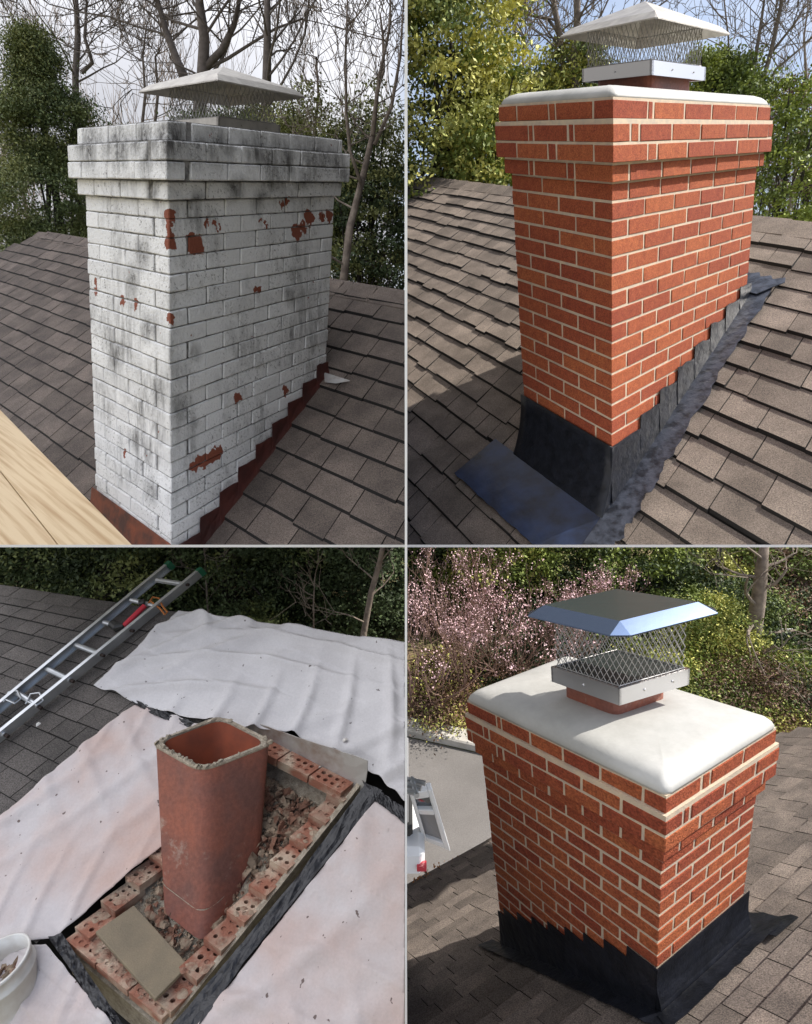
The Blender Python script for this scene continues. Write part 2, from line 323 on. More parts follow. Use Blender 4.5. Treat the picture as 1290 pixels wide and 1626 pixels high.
# ------------------------------------------------------------------ brick chimney
def courses(row, z_top_rows, over):
    pass
def brick_chimney(S, root, long_axis, rows, bm_, mm, left_x_len, right_len, joint=JT, proud=.004, jit=.0012, brick_mats=None, name='brick', zb_fn=None, bev=.0022, extra=None):
    """rows: list of (z_bottom, height, overhang, parity). Left face is the plane x=0 (runs along y), right face is y=0 (runs along x)."""
    cache = {}
    LW, LL = left_x_len, right_len
    dp = .055
    def put(kind, a, b, z0, z1):
        # a,b in local coordinates of full brick box ; share mesh by size
        sz = (round(b[0] - a[0], 4), round(b[1] - a[1], 4), round(z1 - z0, 4)); key = (kind, sz, random.randrange(3))
        if key not in cache:
            mb = MB(); c = []
            j = lambda: random.uniform(-jit, jit)
            for z in (0, sz[2]):
                for (x, y) in ((0, 0), (sz[0], 0), (sz[0], sz[1]), (0, sz[1])): c.append(S.A @ np.array([x + j(), y + j(), z + j()]))
            mb.hexa(c); cache[key] = mb.mesh(name, bm_, (0, 0, 0), bev=bev)
        if S in (SA, SB):
            zc = [(S.w((x_, y_, z_))) @ ROWP for x_ in (a[0], b[0]) for y_ in (a[1], b[1]) for z_ in (z0, z1)]
            if max(zc) < .002: return None
            if min(zc) < .004:
                mb = MB(); mb.box((a[0], a[1], z0), (b[0], b[1], z1), X=S.w); return mb.build(name, bm_, root, clip=CA if S is SA else CB)
        o = link(name, cache[key], root, S.w((a[0] + random.uniform(-jit, jit), a[1] + random.uniform(-jit, jit), z0)))
        return o
    for (z0, h, o, par, segL, segR) in rows:
        z1 = z0 + min(h, CH) - joint
        # left face: along y from the corner ; right face: along x
        def lay(segs, total, start):
            out = []; p = start
            for s_ in segs:
                if p + .02 > total: break
                e = min(p + s_, total); 
                if total - e < .03: e = total
                out.append((p, e - joint if e < total else e)); p = e
            return out
        tl = LW + o; tr = LL + o
        L_ = segL; R_ = segR
        cornerR = par == 0      # corner brick runs along the right face
        for i, (p, q) in enumerate(lay(R_, tr, -o)):
            if i == 0:
                if cornerR: a, b = (p, -o), (q, -o + .092)
                else: continue
            else: a, b = (p, -o), (q, -o + dp)
            if zb_fn and zb_fn('R', (p + q) / 2, q) > z0 + h * .5: continue
            put('R', a, b, z0, z1)
        for i, (p, q) in enumerate(lay(L_, tl, -o)):
            if i == 0:
                if not cornerR: a, b = (-o, p), (-o + .092, q)
                else: continue
            else: a, b = (-o, p), (-o + dp, q)
            if zb_fn and zb_fn('L', (p + q) / 2, q) > z0 + h * .5: continue
            put('L', a, b, z0, z1)
def running(par, n=9):
    f = .2032; hf = .1016
    return [hf] + [f] * n if par else [f] * (n + 1)

def shell_core(S, root, mm, rows, zbot, LW, LL, rec=.004, name='mortar'):
    mb = MB()
    for (z0, h, o) in rows:
        mb.box((-o + rec, -o + rec, z0 - .0002), (LL + o - rec, LW + o - rec, z0 + h - .0012), X=S.w)
    return mb.build(name, mm, root, clip=CA if S is SA else (CB if S is SB else None))

def crown(S, root, LL, LW, o, z, H, name='crown', mt=None, n=5):
    prof = [(0, 0), (-.002, .012), (.006, .028), (.024, .046), (.05, .057), (.09, .064), (.20, .075)]
    rings = []
    for (ins, zz) in prof:
        pts = []; rr = max(.012, .03 - ins * .1); x0, x1, y0, y1 = -o + ins, LL + o - ins, -o + ins, LW + o - ins
        for (cx, cy, a0) in ((x1 - rr, y1 - rr, 0), (x0 + rr, y1 - rr, 90), (x0 + rr, y0 + rr, 180), (x1 - rr, y0 + rr, 270)):
            for k in range(n): a = R(a0 + 90 * k / (n - 1)); pts.append((cx + rr * math.cos(a), cy + rr * math.sin(a), z + zz * H / .075 + random.uniform(-.0015, .0015)))
        rings.append(pts)
    mb = MB(); m = len(rings[0]); vs = [S.w(p) for r_ in rings for p in r_]; fs = []
    for i in range(len(rings) - 1):
        for k in range(m): fs.append((i * m + k, i * m + (k + 1) % m, (i + 1) * m + (k + 1) % m, (i + 1) * m + k))
    fs.append(tuple((len(rings) - 1) * m + k for k in range(m))); fs.append(tuple(range(m))[::-1])
    mb.add(vs, fs); return mb.build(name, mt or M['crown'], root, smooth=True)

# ------------------------------------------------------------------ chimney cap
def chimney_cap(S, chim, label, o0, e1, e2, zb, zt, zr, lid_over, m_band, m_lid, m_wire, rise=.10, skirt=.035, notch=False, cell=.03, bands=True, wire=.0016, base='galvanised'):
    """o0 = front corner of band (x,y); e1 (to the right), e2 (to the left): edge vectors of band; zb/zt band bottom/top; zr lid rim."""
    o0 = np.array(o0, float); e1 = np.array(e1, float); e2 = np.array(e2, float)
    P = lambda a, b, z: S.w((*(o0 + e1 * a + e2 * b), z))
    mb = MB(); t = .006
    for (a0, b0, a1, b1) in ((0, 0, 1, 0), (1, 0, 1, 1), (1, 1, 0, 1), (0, 1, 0, 0)):
        ca, cb = (.5 - (a0 + a1) / 2) * .06, (.5 - (b0 + b1) / 2) * .06
        mb.hexa([P(a0, b0, zb), P(a1, b1, zb), P(a1 + ca, b1 + cb, zb), P(a0 + ca, b0 + cb, zb), P(a0, b0, zt), P(a1, b1, zt), P(a1 + ca, b1 + cb, zt), P(a0 + ca, b0 + cb, zt)])
    root = mb.build('chimney_cap', m_band, chim, org=P(.5, .5, zb)); tag(root, label)
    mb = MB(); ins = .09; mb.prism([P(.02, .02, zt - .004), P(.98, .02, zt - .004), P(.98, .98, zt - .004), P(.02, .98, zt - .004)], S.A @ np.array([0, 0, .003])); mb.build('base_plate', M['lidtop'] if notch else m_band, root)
    for (a, b) in ((.35, 0), (.75, 0), (0, .5)):
        s_ = MB(); c = P(a, b, (zb + zt) / 2); out = S.A @ np.array([0 if b == 0 else -.008, -.008 if b == 0 else 0, 0]); s_.tube([c, c + out * .6], [.004, .003], 8); s_.build('screw', m_band, root)
    # expanded-metal cage: diamond wires on the four sides
    cage = MB(); lo_, hi_ = .04, .96
    H = (zr - zt)
    for (a0, b0, a1, b1) in ((lo_, lo_, hi_, lo_), (hi_, lo_, hi_, hi_), (hi_, hi_, lo_, hi_), (lo_, hi_, lo_, lo_)):
        ln = np.linalg.norm(S.A[:, :2] @ (e1 * (a1 - a0) + e2 * (b1 - b0))) / np.linalg.norm(S.A[:, 2]); n = int(ln / cell); rows = max(2, int(round(H / (cell * 1.9))))
        hh = H / rows
        for i in range(n):
            for j in range(rows):
                for (u0, u1) in ((i, i + .5), (i + .5, i), (i + .5, i + 1), (i + 1, i + .5)):
                    pass
                zz = zt + j * hh
                pts = [((i), zz), ((i + .5), zz + hh / 2), (i, zz + hh)], [((i + 1), zz), ((i + .5), zz + hh / 2), (i + 1, zz + hh)]
                for pl in pts:
                    cage.tube([P(a0 + (a1 - a0) * u / n, b0 + (b1 - b0) * u / n, z_) for (u, z_) in pl], wire, 4, cap=False)
    for z_ in (zt + .004, zr - .004):
        cage.tube([P(lo_, lo_, z_), P(hi_, lo_, z_), P(hi_, hi_, z_), P(lo_, hi_, z_), P(lo_, lo_, z_)], wire * 1.5, 4)
    cage.build('wire_cage', m_wire, root, recalc=False)
    k = lid_over; cz = zr
    def Q(a, b, z): return P(.5 + (a - .5) * k, .5 + (b - .5) * k, z)
    lid = MB()
    nn = .09 if notch else .015
    outer = [(nn, 0), (1 - nn, 0), (1, nn), (1, 1 - nn), (1 - nn, 1), (nn, 1), (0, 1 - nn), (0, nn)]
    ii = .13 if notch else .07
    inner = [(ii, ii), (1 - ii, ii), (1 - ii, ii), (1 - ii, 1 - ii), (1 - ii, 1 - ii), (ii, 1 - ii), (ii, 1 - ii), (ii, ii)]
    th_ = .005
    vs = []
    for dz in (0, -th_):
        vs += [Q(a, b, cz - skirt + dz) for a, b in outer] + [Q(a, b, cz + dz) for a, b in ((ii, ii), (1 - ii, ii), (1 - ii, 1 - ii), (ii, 1 - ii))] + [Q(.5, .5, cz + rise + dz)]
    fs = []
    def side(o, flip):
        q = []
        q.append((o + 0, o + 1, o + 9, o + 8)); q.append((o + 1, o + 2, o + 9)); q.append((o + 2, o + 3, o + 10, o + 9)); q.append((o + 3, o + 4, o + 10))
        q.append((o + 4, o + 5, o + 11, o + 10)); q.append((o + 5, o + 6, o + 11)); q.append((o + 6, o + 7, o + 8, o + 11)); q.append((o + 7, o + 0, o + 8))
        for i in range(4): q.append((o + 8 + i, o + 8 + (i + 1) % 4, o + 12))
        return [x[::-1] for x in q] if flip else q
    fs = side(0, False) + side(13, True) + [(i, i + 13, (i + 1) % 8 + 13, (i + 1) % 8) for i in range(8)]
    lid.add(vs, fs)
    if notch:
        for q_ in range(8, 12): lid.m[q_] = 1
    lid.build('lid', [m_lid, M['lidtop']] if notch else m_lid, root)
    return root

def flue(S, root, o0, e1, e2, z0, z1, name='flue_liner', t=.03, mt=None):
    mb = MB(); o0 = np.array(o0); e1 = np.array(e1); e2 = np.array(e2); rings = []
    def ring(ins, z):
        pts = []
        for (ca, cb, a0) in ((1, 1, 0), (0, 1, 90), (0, 0, 180), (1, 0, 270)):
            for k in range(4):
                a = R(a0 + 30 * k); rr = .12; u = ca + (-rr if ca else rr) + math.cos(a) * rr; v = cb + (-rr if cb else rr) + math.sin(a) * rr
                u = .5 + (u - .5) * (1 - ins); v = .5 + (v - .5) * (1 - ins); pts.append(S.w((*(o0 + e1 * u + e2 * v), z)))
        return pts
    R_ = [ring(0, z0), ring(0, z1), ring(.2, z1), ring(.2, z0)]; m = 16; fs = []
    for i in range(4):
        for k in range(m): fs.append((i * m + k, i * m + (k + 1) % m, ((i + 1) % 4) * m + (k + 1) % m, ((i + 1) % 4) * m + k))
    mb.add([p for r_ in R_ for p in r_], fs); return mb.build(name, mt or M['clay'], root, smooth=False)

# ------------------------------------------------------------------ shingled roof
def shingle_roof(S, label, sm, xy2p, nrow, vspan, uspan, tabw, ok, clip, thick=.007, ragged=.0, ridge=None, course=.1215, tabvar=.25, group=None):
    """xy2p(u,v) -> local point on roof plane; u along courses, v up-slope"""
    mid = S.w(xy2p((uspan[0] + uspan[1]) / 2, vspan[0]))
    root = empty('shingle_roof', mid, label, 'roof', group)
    up = np.array([0, 0, 1.0])
    items = []
    v = vspan[0]; r_ = 0
    while v < vspan[1] - .01:
        u = uspan[0] + random.uniform(0, tabw)
        while u < uspan[1]:
            w = tabw * random.uniform(1 - tabvar, 1 + tabvar); 
            cu, cv = u + w / 2, v + course / 2
            if ok(cu, cv):
                dv = random.uniform(-ragged, ragged) * (1 if random.random() < .6 else .3); lift = random.uniform(0, .0012) + (random.choice((0, 0, -.006, -.010)) if ragged > .01 else random.choice((0, 0, -.003)))
                c = [xy2p(u + .0022, v - .004 + dv), xy2p(u + w - .0022, v - .004 + dv + random.uniform(-.0015, .0015)), xy2p(u + w - .0022, v + course), xy2p(u + .0022, v + course)]
                c = [np.array(q, float) for q in c]; th_ = thick + lift
                bot = [c[0] + up * .000, c[1] + up * .000, c[2] - up * .006, c[3] - up * .006]
                top = [c[0] + up * th_, c[1] + up * th_, c[2] + up * .0015, c[3] + up * .0015]
                items.append([S.w(q) for q in bot + top])
            u += w
        v += course; r_ += 1
    cen = [np.mean(i, axis=0) for i in items]
    keep = []
    for it, c in zip(items, cen):
        cc = CM.T @ c; px = 645 + 900 * cc[0] / -cc[2]; py = 813 - 900 * cc[1] / -cc[2]
        vis = (-40 < px < 1330) and (-40 < py < 1690) and cc[2] < 0
        inside = all((np.array(c) - np.array(co)) @ np.array(no) < -.01 for co, no in clip)
        a = it; pr = []
        for q in a[4:]:
            k = CM.T @ q; pr.append((900 * k[0] / -k[2], 900 * k[1] / -k[2]))
        ar = abs(sum(pr[i][0] * pr[(i + 1) % 4][1] - pr[(i + 1) % 4][0] * pr[i][1] for i in range(4)))
        if not inside: 
            if min((np.array(c) - np.array(co)) @ np.array(no) for co, no in clip) > .3 or max((np.array(c) - np.array(co)) @ np.array(no) for co, no in clip) > .2: continue
        keep.append((ar if vis else 0, it))
    keep.sort(key=lambda x: -x[0])
    stuff = MB(); far = MB(); nparts = 0
    for k, (ar, it) in enumerate(keep):
        cl = any(((np.array(q) - np.array(co)) @ np.array(no)) > 0 for q in it for co, no in clip)
        if k < 298 and ar > 60:
            mb = MB(); mb.hexa(it, edge=1)
            me = mb.mesh('shingle', [sm, M['cut']], it[0], clip=clip if cl else None)
            if len(me.polygons) > 2: link('shingle', me, root, it[0]); nparts += 1
        else: stuff.hexa(it, edge=1)
    if stuff.v: tag(stuff.build('shingle_field', [MATS_ISL(sm), M['cut']], root, clip=clip), kind='stuff')
    return root
_isl = {}
def MATS_ISL(m):
    if m.name not in _isl:
        n = m.copy(); n.name = m.name + '_field'; t = n.node_tree
        for nd in list(t.nodes):
            if nd.type == 'OBJECT_INFO':
                g = [x for x in t.nodes if x.type == 'NEW_GEOMETRY'][0]
                for lk in list(nd.outputs['Random'].links): t.links.new(g.outputs['Random Per Island'], lk.to_socket)
        _isl[m.name] = n
    return _isl[m.name]

def deck(S, root, poly, clip, drop=.012, th_=.12, name='roof_deck'):
    mb = MB(); P = [S.w((p[0], p[1], p[2] - drop)) for p in poly]; mb.prism(P, S.A @ np.array([0, 0, -th_])); mb.build(name, M['deck'], root, clip=clip)

def ridge_caps(S, root, f, u0, u1, ln, mt, clip, wv=.15, sl=.6):
    u = u0
    while u < u1:
        if True:
            mb = MB(); a = u; b = u + ln * 1.02
            up = np.array([0, 0, 1.])
            pts = []
            for uu, hh in ((a, .012), (b, .006)):
                x, y, z = f(uu)
                pts += [(x - wv, y, z - sl * wv + hh), (x, y, z + hh + .004), (x + wv, y, z - sl * wv + hh)]
            vs = [S.w(p) for p in pts] + [S.w((p[0], p[1], p[2] - .008)) for p in pts]
            mb.add(vs, [(0, 1, 4, 3), (1, 2, 5, 4), (6, 9, 10, 7), (7, 10, 11, 8), (0, 6, 7, 1), (1, 7, 8, 2), (3, 4, 10, 9), (4, 5, 11, 10), (0, 3, 9, 6), (2, 8, 11, 5)])
            me = mb.mesh('ridge_shingle', mt, vs[0], clip=clip)
            if len(me.polygons) > 2: link('ridge_shingle', me, root, vs[0])
        u += ln

# ------------------------------------------------------------------ vegetation
def leaf_mesh(name, centers, n, spread, size, mt, clip_x=None, flat=.6, rs=RS, asp=.55):
    """centers (k,3); n leaves around each"""
    size = size * .72; n = int(n * 1.35); k = len(centers); C_ = np.repeat(centers, n, axis=0); sp = np.repeat(np.broadcast_to(spread, (k,)), n)
    d = rs.normal(size=(k * n, 3)); d *= (sp * .46)[:, None]; d[:, 2] *= flat
    P = C_ + d
    if clip_x is not None:
        P = P[clip_x(P)]
    m = len(P)
    a = rs.normal(size=(m, 3)); a /= np.linalg.norm(a, axis=1)[:, None]; b = rs.normal(size=(m, 3)); b -= (a * b).sum(1)[:, None] * a; b /= np.linalg.norm(b, axis=1)[:, None]
    s_ = size * rs.uniform(.6, 1.3, m)[:, None]
    V = np.empty((m, 4, 3)); V[:, 0] = P - a * s_; V[:, 1] = P + b * s_ * asp; V[:, 2] = P + a * s_; V[:, 3] = P - b * s_ * asp
    return V.reshape(-1, 3)
def quads(name, V, mt, org):
    me = bpy.data.meshes.new(name); nv = len(V); nf = nv // 4
    me.vertices.add(nv); me.vertices.foreach_set('co', (V - org).astype(np.float32).ravel())
    me.loops.add(nv); me.loops.foreach_set('vertex_index', np.arange(nv, dtype=np.int32)); me.polygons.add(nf)
    me.polygons.foreach_set('loop_start', np.arange(0, nv, 4, dtype=np.int32)); me.polygons.foreach_set('loop_total', np.full(nf, 4, dtype=np.int32))
    me.materials.append(mt); me.update(); me.validate(); return me
def side_filter(left, top, above=None):
    def f(P):
        k = (P[:, 0] < -.03) if left else (P[:, 0] > .03)
        return k
    return f
def branches(mb, p, d, ln, r, depth, rs, spread=.5, up=.25, kids=(3, 4), minr=.006, wob=.12, seg=4, sides=6, tips=None, shrink=.68):
    pts = [np.array(p, float)]; rad = [r]; d = np.array(d, float); d /= np.linalg.norm(d)
    for i in range(seg):
        d = d + rs.normal(size=3) * wob + np.array([0, 0, up * .25]); d /= np.linalg.norm(d); pts.append(pts[-1] + d * ln / seg); rad.append(r * (1 - .5 * (i + 1) / seg))
    mb.tube(pts, rad, max(3, sides), cap=depth < 2)
    if tips is not None and depth <= 1: tips += pts[1:]
    if depth <= 0: return
    n = rs.randint(kids[0], kids[1] + 1)
    for k in range(n):
        i = rs.randint(max(1, seg // 2), seg + 1) if k < n - 1 else seg
        q = pts[i]; a = rs.normal(size=3); a -= (a @ d) * d; a /= np.linalg.norm(a) + 1e-9
        nd = d * (1 - spread) + a * spread + np.array([0, 0, up * .5]); branches(mb, q, nd, ln * shrink * rs.uniform(.8, 1.15), max(minr, rad[i] * .56), depth - 1, rs, spread, up, kids, minr, wob, seg, sides - 1, tips, shrink)
def sidestem(mb, path, rads, sides=8): mb.tube(path, rads, sides)
CLIPV = None
def bare_tree(base, path, rads, label, left, seed, mt, nb=8, bl=2.2, depth=3, br=None, start=.3, spread=.55, up=.3, group='bare trees behind the roofs', wire=.007, kids=(3, 4), stems=None, name='bare_tree', clipx=True, wob=.14):
    rs = np.random.RandomState(seed); path = [np.array(p, float) for p in path]
    root = empty(name, path[0], label, 'tree', group)
    rads = [r * .62 for r in rads]; stems = [(a, [r * .62 for r in b]) for a, b in (stems or [])]
    tr = MB(); tr.tube(path, rads, 9)
    for st in (stems or []): tr.tube([np.array(q, float) for q in st[0]], st[1], 7)
    cl = clips(left, None) if clipx else None
    tr.build('trunk', mt, root, clip=cl, smooth=True, org=path[0])
    mb = MB(); allp = [(path, rads)] + [([np.array(q, float) for q in st[0]], st[1]) for st in (stems or [])]
    for (pp, rr) in allp:
        n = len(pp)
        for i in range(nb):
            f = start + (1 - start) * (i + rs.uniform(0, 1)) / nb; k = f * (n - 1); a = int(min(k, n - 2)); q = pp[a] * (1 - (k - a)) + pp[a + 1] * (k - a); r0 = rr[a] * (1 - (k - a)) + rr[a + 1] * (k - a)
            ang = rs.uniform(0, 2 * math.pi); d = np.array([math.cos(ang), math.sin(ang) * .8, rs.uniform(.1, .9)])
            branches(mb, q, d, bl * rs.uniform(.6, 1.1) * (1.2 - .6 * f), max(.009, r0 * .30), depth, rs, spread, up, kids, wire, wob, 4, 6)
        branches(mb, pp[-1], pp[-1] - pp[-2], bl * .8, rr[-1], depth, rs, spread * .8, up, kids, wire, wob, 4, 6)
    mb.build('branches', mt, root, clip=cl, recalc=False, org=path[0])
    return root
def crown_pts(rs, c, rad, n, shell=.35, lobes=7, cone=0):
    """clump centres: several lobes near the outside of an ellipsoid (or cone)"""
    out = []
    while len(out) < n:
        d = rs.normal(size=3); d /= np.linalg.norm(d); r = rs.uniform(shell, 1) ** .5
        q = d * r
        if cone: 
            h = rs.uniform(0, 1); a = rs.uniform(0, 2 * math.pi); rr = (1 - h) ** .8 * 1.15 * rs.uniform(.2, 1) ** .5 * (1 + .22 * math.sin(a * 3 + h * 9)) * (.82 + .28 * math.sin(h * 46)); q = np.array([math.cos(a) * rr, math.sin(a) * rr, h * 2 - 1])
        else: q = q * (1 + .22 * math.sin(d[0] * 7 + d[2] * 5) * math.cos(d[1] * 6))
        out.append(c + q * rad)
    return np.array(out)
def leafy(name, label, base, c, rad, left, mt, seed, nclump=260, per=90, spread=.42, size=.06, cat='tree', group=None, cone=0, trunk_r=.12, mt_tr='barkd', flat=.45, mt2=None, frac2=.35, trunk=True, shell=.35):
    rs = np.random.RandomState(seed); base = np.array(base, float); c = np.array(c, float); rad = np.array(rad, float)
    root = empty(name, base, label, cat, group)
    cl = clips(left, None)
    C_ = crown_pts(rs, c, rad, nclump, shell, cone=cone)
    if trunk:
        mb = MB(); top = c + np.array([0, 0, rad[2] * (.9 if cone else .5)]); mb.tube([base, (base + c) / 2 + rs.normal(size=3) * .08, c, top], [trunk_r, trunk_r * .8, trunk_r * .55, trunk_r * .2], 8)
        for i in range(26):
            q = C_[rs.randint(len(C_))]; f = rs.uniform(.2, .9); o = base * (1 - f) + top * f; mb.tube([o, (o + q) / 2 + rs.normal(size=3) * .1, q], [trunk_r * .35, trunk_r * .2, .012], 5, cap=False)
        mb.build('trunk', M[mt_tr], root, clip=cl, recalc=False, org=base)
    k = int(len(C_) * (1 - (frac2 if mt2 else 0))); fl = side_filter(left, None)
    V = leaf_mesh('c', C_[:k], per, rs.uniform(.6, 1.3, k) * spread, size, None, fl, flat, rs)
    link('crown' if cat == 'tree' else 'foliage', quads('crown', V, M[mt], base), root, base)
    if mt2:
        V = leaf_mesh('c', C_[k:], per, rs.uniform(.6, 1.3, len(C_) - k) * spread, size, None, fl, flat, rs)
        link('light_foliage', quads('light_foliage', V, M[mt2], base), root, base)
    return root
GZ = -5.5
def gbase(p): return (p[0], p[1], GZ)

# ================================================================== SETTING
mb = MB(); mb.box((-90, -30, GZ - 1.0), (90, 140, GZ)); tag(mb.build('ground', M['grass']), kind='structure')
# added dividers between the bays; the tall board blocks sun from the left ones
pw = empty('sun_block_partition', (0, .9, GZ), 'added tall thin grey partition board with a white front edge, shading the left bays from the sun', 'partition')
prof = [(.9, -1.75), (.9, 4.6), (16, 28), (16, -3.25), (2.1, -3.25)]
mb = MB(); mb.prism([(-.0018, y, z) for y, z in prof], (.0036, 0, 0)); mb.build('board', M['wall'], pw)
mb = MB(); mb.box((-.002, .893, -1.75), (.002, .8995, 4.6)); mb.build('edge_strip', M['white'], pw)
r865 = ray(0, 865.0); r865 /= r865[1]; r869 = ray(0, 869.0); r869 /= r869[1]
def rowpt(x, depth_y, k): q = ray(0, k); q = q * (depth_y / q[1]); return np.array([x, q[1], q[2]])
sh = empty('divider_shelf', rowpt(-.9, 2.3, 867), 'thin white shelf board under the peeling white chimney, left of the partition', 'shelf', 'white divider shelves')
mb = MB(); mb.hexa([rowpt(-1.85, 2.3, 869), rowpt(-.0045, 2.3, 869), rowpt(-.0045, 4.6, 868.1), rowpt(-3.4, 4.6, 868.1), rowpt(-1.85, 2.3, 865), rowpt(-.0045, 2.3, 865), rowpt(-.0045, 4.6, 866.5), rowpt(-3.4, 4.6, 866.5)]); mb.build('board', M['white'], sh)
sh = empty('divider_shelf', rowpt(.9, 2.3, 867), 'thin white shelf board under the clean red chimney, right of the partition', 'shelf', 'white divider shelves')
mb = MB(); mb.hexa([rowpt(.0045, 2.3, 869), rowpt(1.85, 2.3, 869), rowpt(3.4, 4.6, 868.1), rowpt(.0045, 4.6, 868.1), rowpt(.0045, 2.3, 865), rowpt(1.85, 2.3, 865), rowpt(3.4, 4.6, 866.5), rowpt(.0045, 4.6, 866.5)]); mb.build('board', M['white'], sh)

# ================================================================== BAY A (upper left): peeling painted chimney
CA = clips(True, True)
ZA, SLA = -1.58, .585
def roofA(u, v): return (v, u, ZA + SLA * v)
def okA(u, v):
    if v > 1.71: return False
    if u > 4.60 + (1.74 - v) * .90: return False
    if .03 < u < .58 and .03 < v < 1.09: return False
    return True
ra = shingle_roof(SA, 'grey brown shingle roof around the peeling white painted chimney', M['sh_a'], roofA, 0, (-.42, 1.70), (-1.5, 5.9), .20, okA, CA, ragged=.006, thick=.017)
deck(SA, ra, [roofA(-1.6, -.6), roofA(6.6, -.6), roofA(4.62, 1.72), roofA(-1.6, 1.72)], CA)
mb = MB(); q = [(1.73, -1.6), (1.73, 4.6), (2.0, 4.6), (2.0, -1.6)]
mb.prism([SA.w((x, y, ZA + SLA * 1.73 - (x - 1.73) * 2.2 - .012)) for x, y in q], SA.A @ np.array([0, 0, -.12])); mb.build('back_slope', M['deck'], ra, clip=CA)
ridge_caps(SA, ra, lambda u: (1.735, u, ZA + SLA * 1.735), -1.5, 4.5, .26, M['sh_a'], CA, wv=.11, sl=.58)
ca = empty('painted_chimney', SA.w((0, 0, -1.58)), 'old brick chimney under peeling grimy white paint, with red brick showing through', 'chimney')
rows = []; core = []
nA = 22
for k in range(1, nA + 1): rows.append((-k * CH, CH, random.uniform(-.0015, .0015), k % 2, running(k % 2 == 0, 6), running(k % 2 == 1, 8)))
core.append((-nA * CH - .2, nA * CH + .2, 0))
for i, o in enumerate((.024, .05, .05, .02)):
    par = (i) % 2; rows.append((i * CH, CH, o + (.0, .003, .001, -.002)[i], par, [.12 if par == 0 else .2] + [.2] * 5, [.2 if par == 0 else .12] + [.2] * 7)); core.append((i * CH, CH, o))
for k, rw in enumerate(rows): rows[k] = rw
brick_chimney(SA, ca, 'R', [r_[:4] + ((r_[4], r_[5])) for r_ in rows], M['paint'], M['paintm'], BW, BL, joint=.0042, jit=.0018, bev=.0048,
              zb_fn=lambda f, p, q: (-99))
shell_core(SA, ca, M['paintm'], core, 0, BW, BL, rec=.0075)
# stepped flashing on the right face
def stepped(S, root, face, x0, w, n, z0, dz, zr, off, mt, th_=.004, name='step_flashing', xend=None, first=0, jag=.006, rag=True):
    """face 'R': plane y=-off ; face 'L': plane x=-off. top steps up from z0 by dz each w ; bottom follows zr(x)"""
    for i in range(n):
        a = x0 + i * w if i else first; b = x0 + (i + 1) * w + .004
        if xend is not None: b = min(b, xend)
        zt_ = z0 + i * dz
        g = []
        m = 4
        for k in range(m + 1):
            s_ = a + (b - a) * k / m; col = []
            for j in range(5):
                z = zr(s_) + (zt_ + (random.uniform(-jag, jag) * .5 if rag else 0) - zr(s_)) * j / 4
                o = off + random.uniform(0, .003) + (.012 * (1 - j / 4) ** 3)
                col.append(S.w((s_, -o, z) if face == 'R' else (-o, s_, z)))
            g.append(col)
        mb = MB(); mb.sheet(g, S.A @ (np.array([0, -th_, 0]) if face == 'R' else np.array([-th_, 0, 0]))); mb.build(name, mt, root, clip=CA if S is SA else (CB if S is SB else CD))
CB = clips(False, True); CD = clips(False, False); CE = clips(True, False)
zA = lambda x: ZA + SLA * x + .004
stepped(SA, ca, 'R', .04, .1225, 9, -1.395, CH, zA, .008, M['redflash'], xend=1.125)
g = [[SA.w((-.008 - .03 * (1 - j / 3), -.02 + .66 * i / 8, -1.57 + .20 * j / 3)) for j in range(4)] for i in range(9)]
mb = MB(); mb.sheet(g, SA.A @ np.array([-.004, 0, 0])); tag(mb.build('apron_flashing', M['rust'], ca, clip=CA), 'rusty orange flashing strip')
# cap and flue of the old chimney
chimney_cap(SA, ca, 'weathered beige chimney cap with low pyramid lid on the peeling white chimney', (.37, .12), (.42, 0), (0, .38), .272, .318, .472, 1.44, M['beige'], M['beige'], M['wire'], rise=.085, skirt=.030, cell=.028, wire=.0018)
mbx = flue(SA, ca, (.40, .15), (.36, 0), (0, .32), .2, .276)
# scrap of flashing sticking out at the upper corner
q = [SA.on(px, py, (-SLA, 0, 1), ZA + .03) for px, py in ((515, 592), (556, 605), (533, 609), (516, 607))]
mb = MB(); mb.prism([SA.w(p) for p in q], SA.A @ np.array([0, 0, .003])); tag(mb.build('flashing_scrap', M['galv']), 'small pale bent flashing scrap beside the upper corner of the white chimney', 'scrap')
# scaffold planks
for i, pxs in enumerate((((-14, 636), (232, 888), (112, 888), (-14, 728)), ((-14, 731), (109, 888), (-14, 888)))):
    q = [SA.z(px, py, -1.12) for px, py in pxs]
    mb = MB(); mb.prism([SA.w(p) for p in q], SA.A @ np.array([0, 0, -.04]))
    tag(mb.build('plank', M['ply'], clip=CA), ('pale pine scaffold plank next to the foot of the white chimney', 'pale pine scaffold plank in the lower left corner, outer of the pair')[i], 'plank', 'pine planks beside the white chimney')

# ================================================================== BAY B (upper right): new red brick chimney
ZB, SLB = -1.375, .60
def roofB(u, v): return (v, u, ZB + SLB * v)
def okB(u, v):
    if v > 1.68 or u > 4.80: return False
    if .03 < u < .58 and .03 < v < 1.09: return False
    return True
rb = shingle_roof(SB, 'sunlit weathered brown shingle roof around the clean red chimney', M['sh_b'], roofB, 0, (-1.05, 1.69), (-1.02, 5.0), .21, okB, CB, thick=.021, ragged=.012, tabvar=.45)
deck(SB, rb, [roofB(-1.0, -1.3), roofB(4.8, -1.3), roofB(4.85, 1.70), roofB(-1.0, 1.70)], CB)
mb = MB(); mb.prism([SB.w((x, y, ZB + SLB * 1.70 - (x - 1.70) * 2.2 - .012)) for x, y in ((1.70, -1.0), (1.70, 4.8), (1.9, 4.8), (1.9, -1.0))], SB.A @ np.array([0, 0, -.12])); mb.build('back_slope', M['deck'], rb, clip=CB)
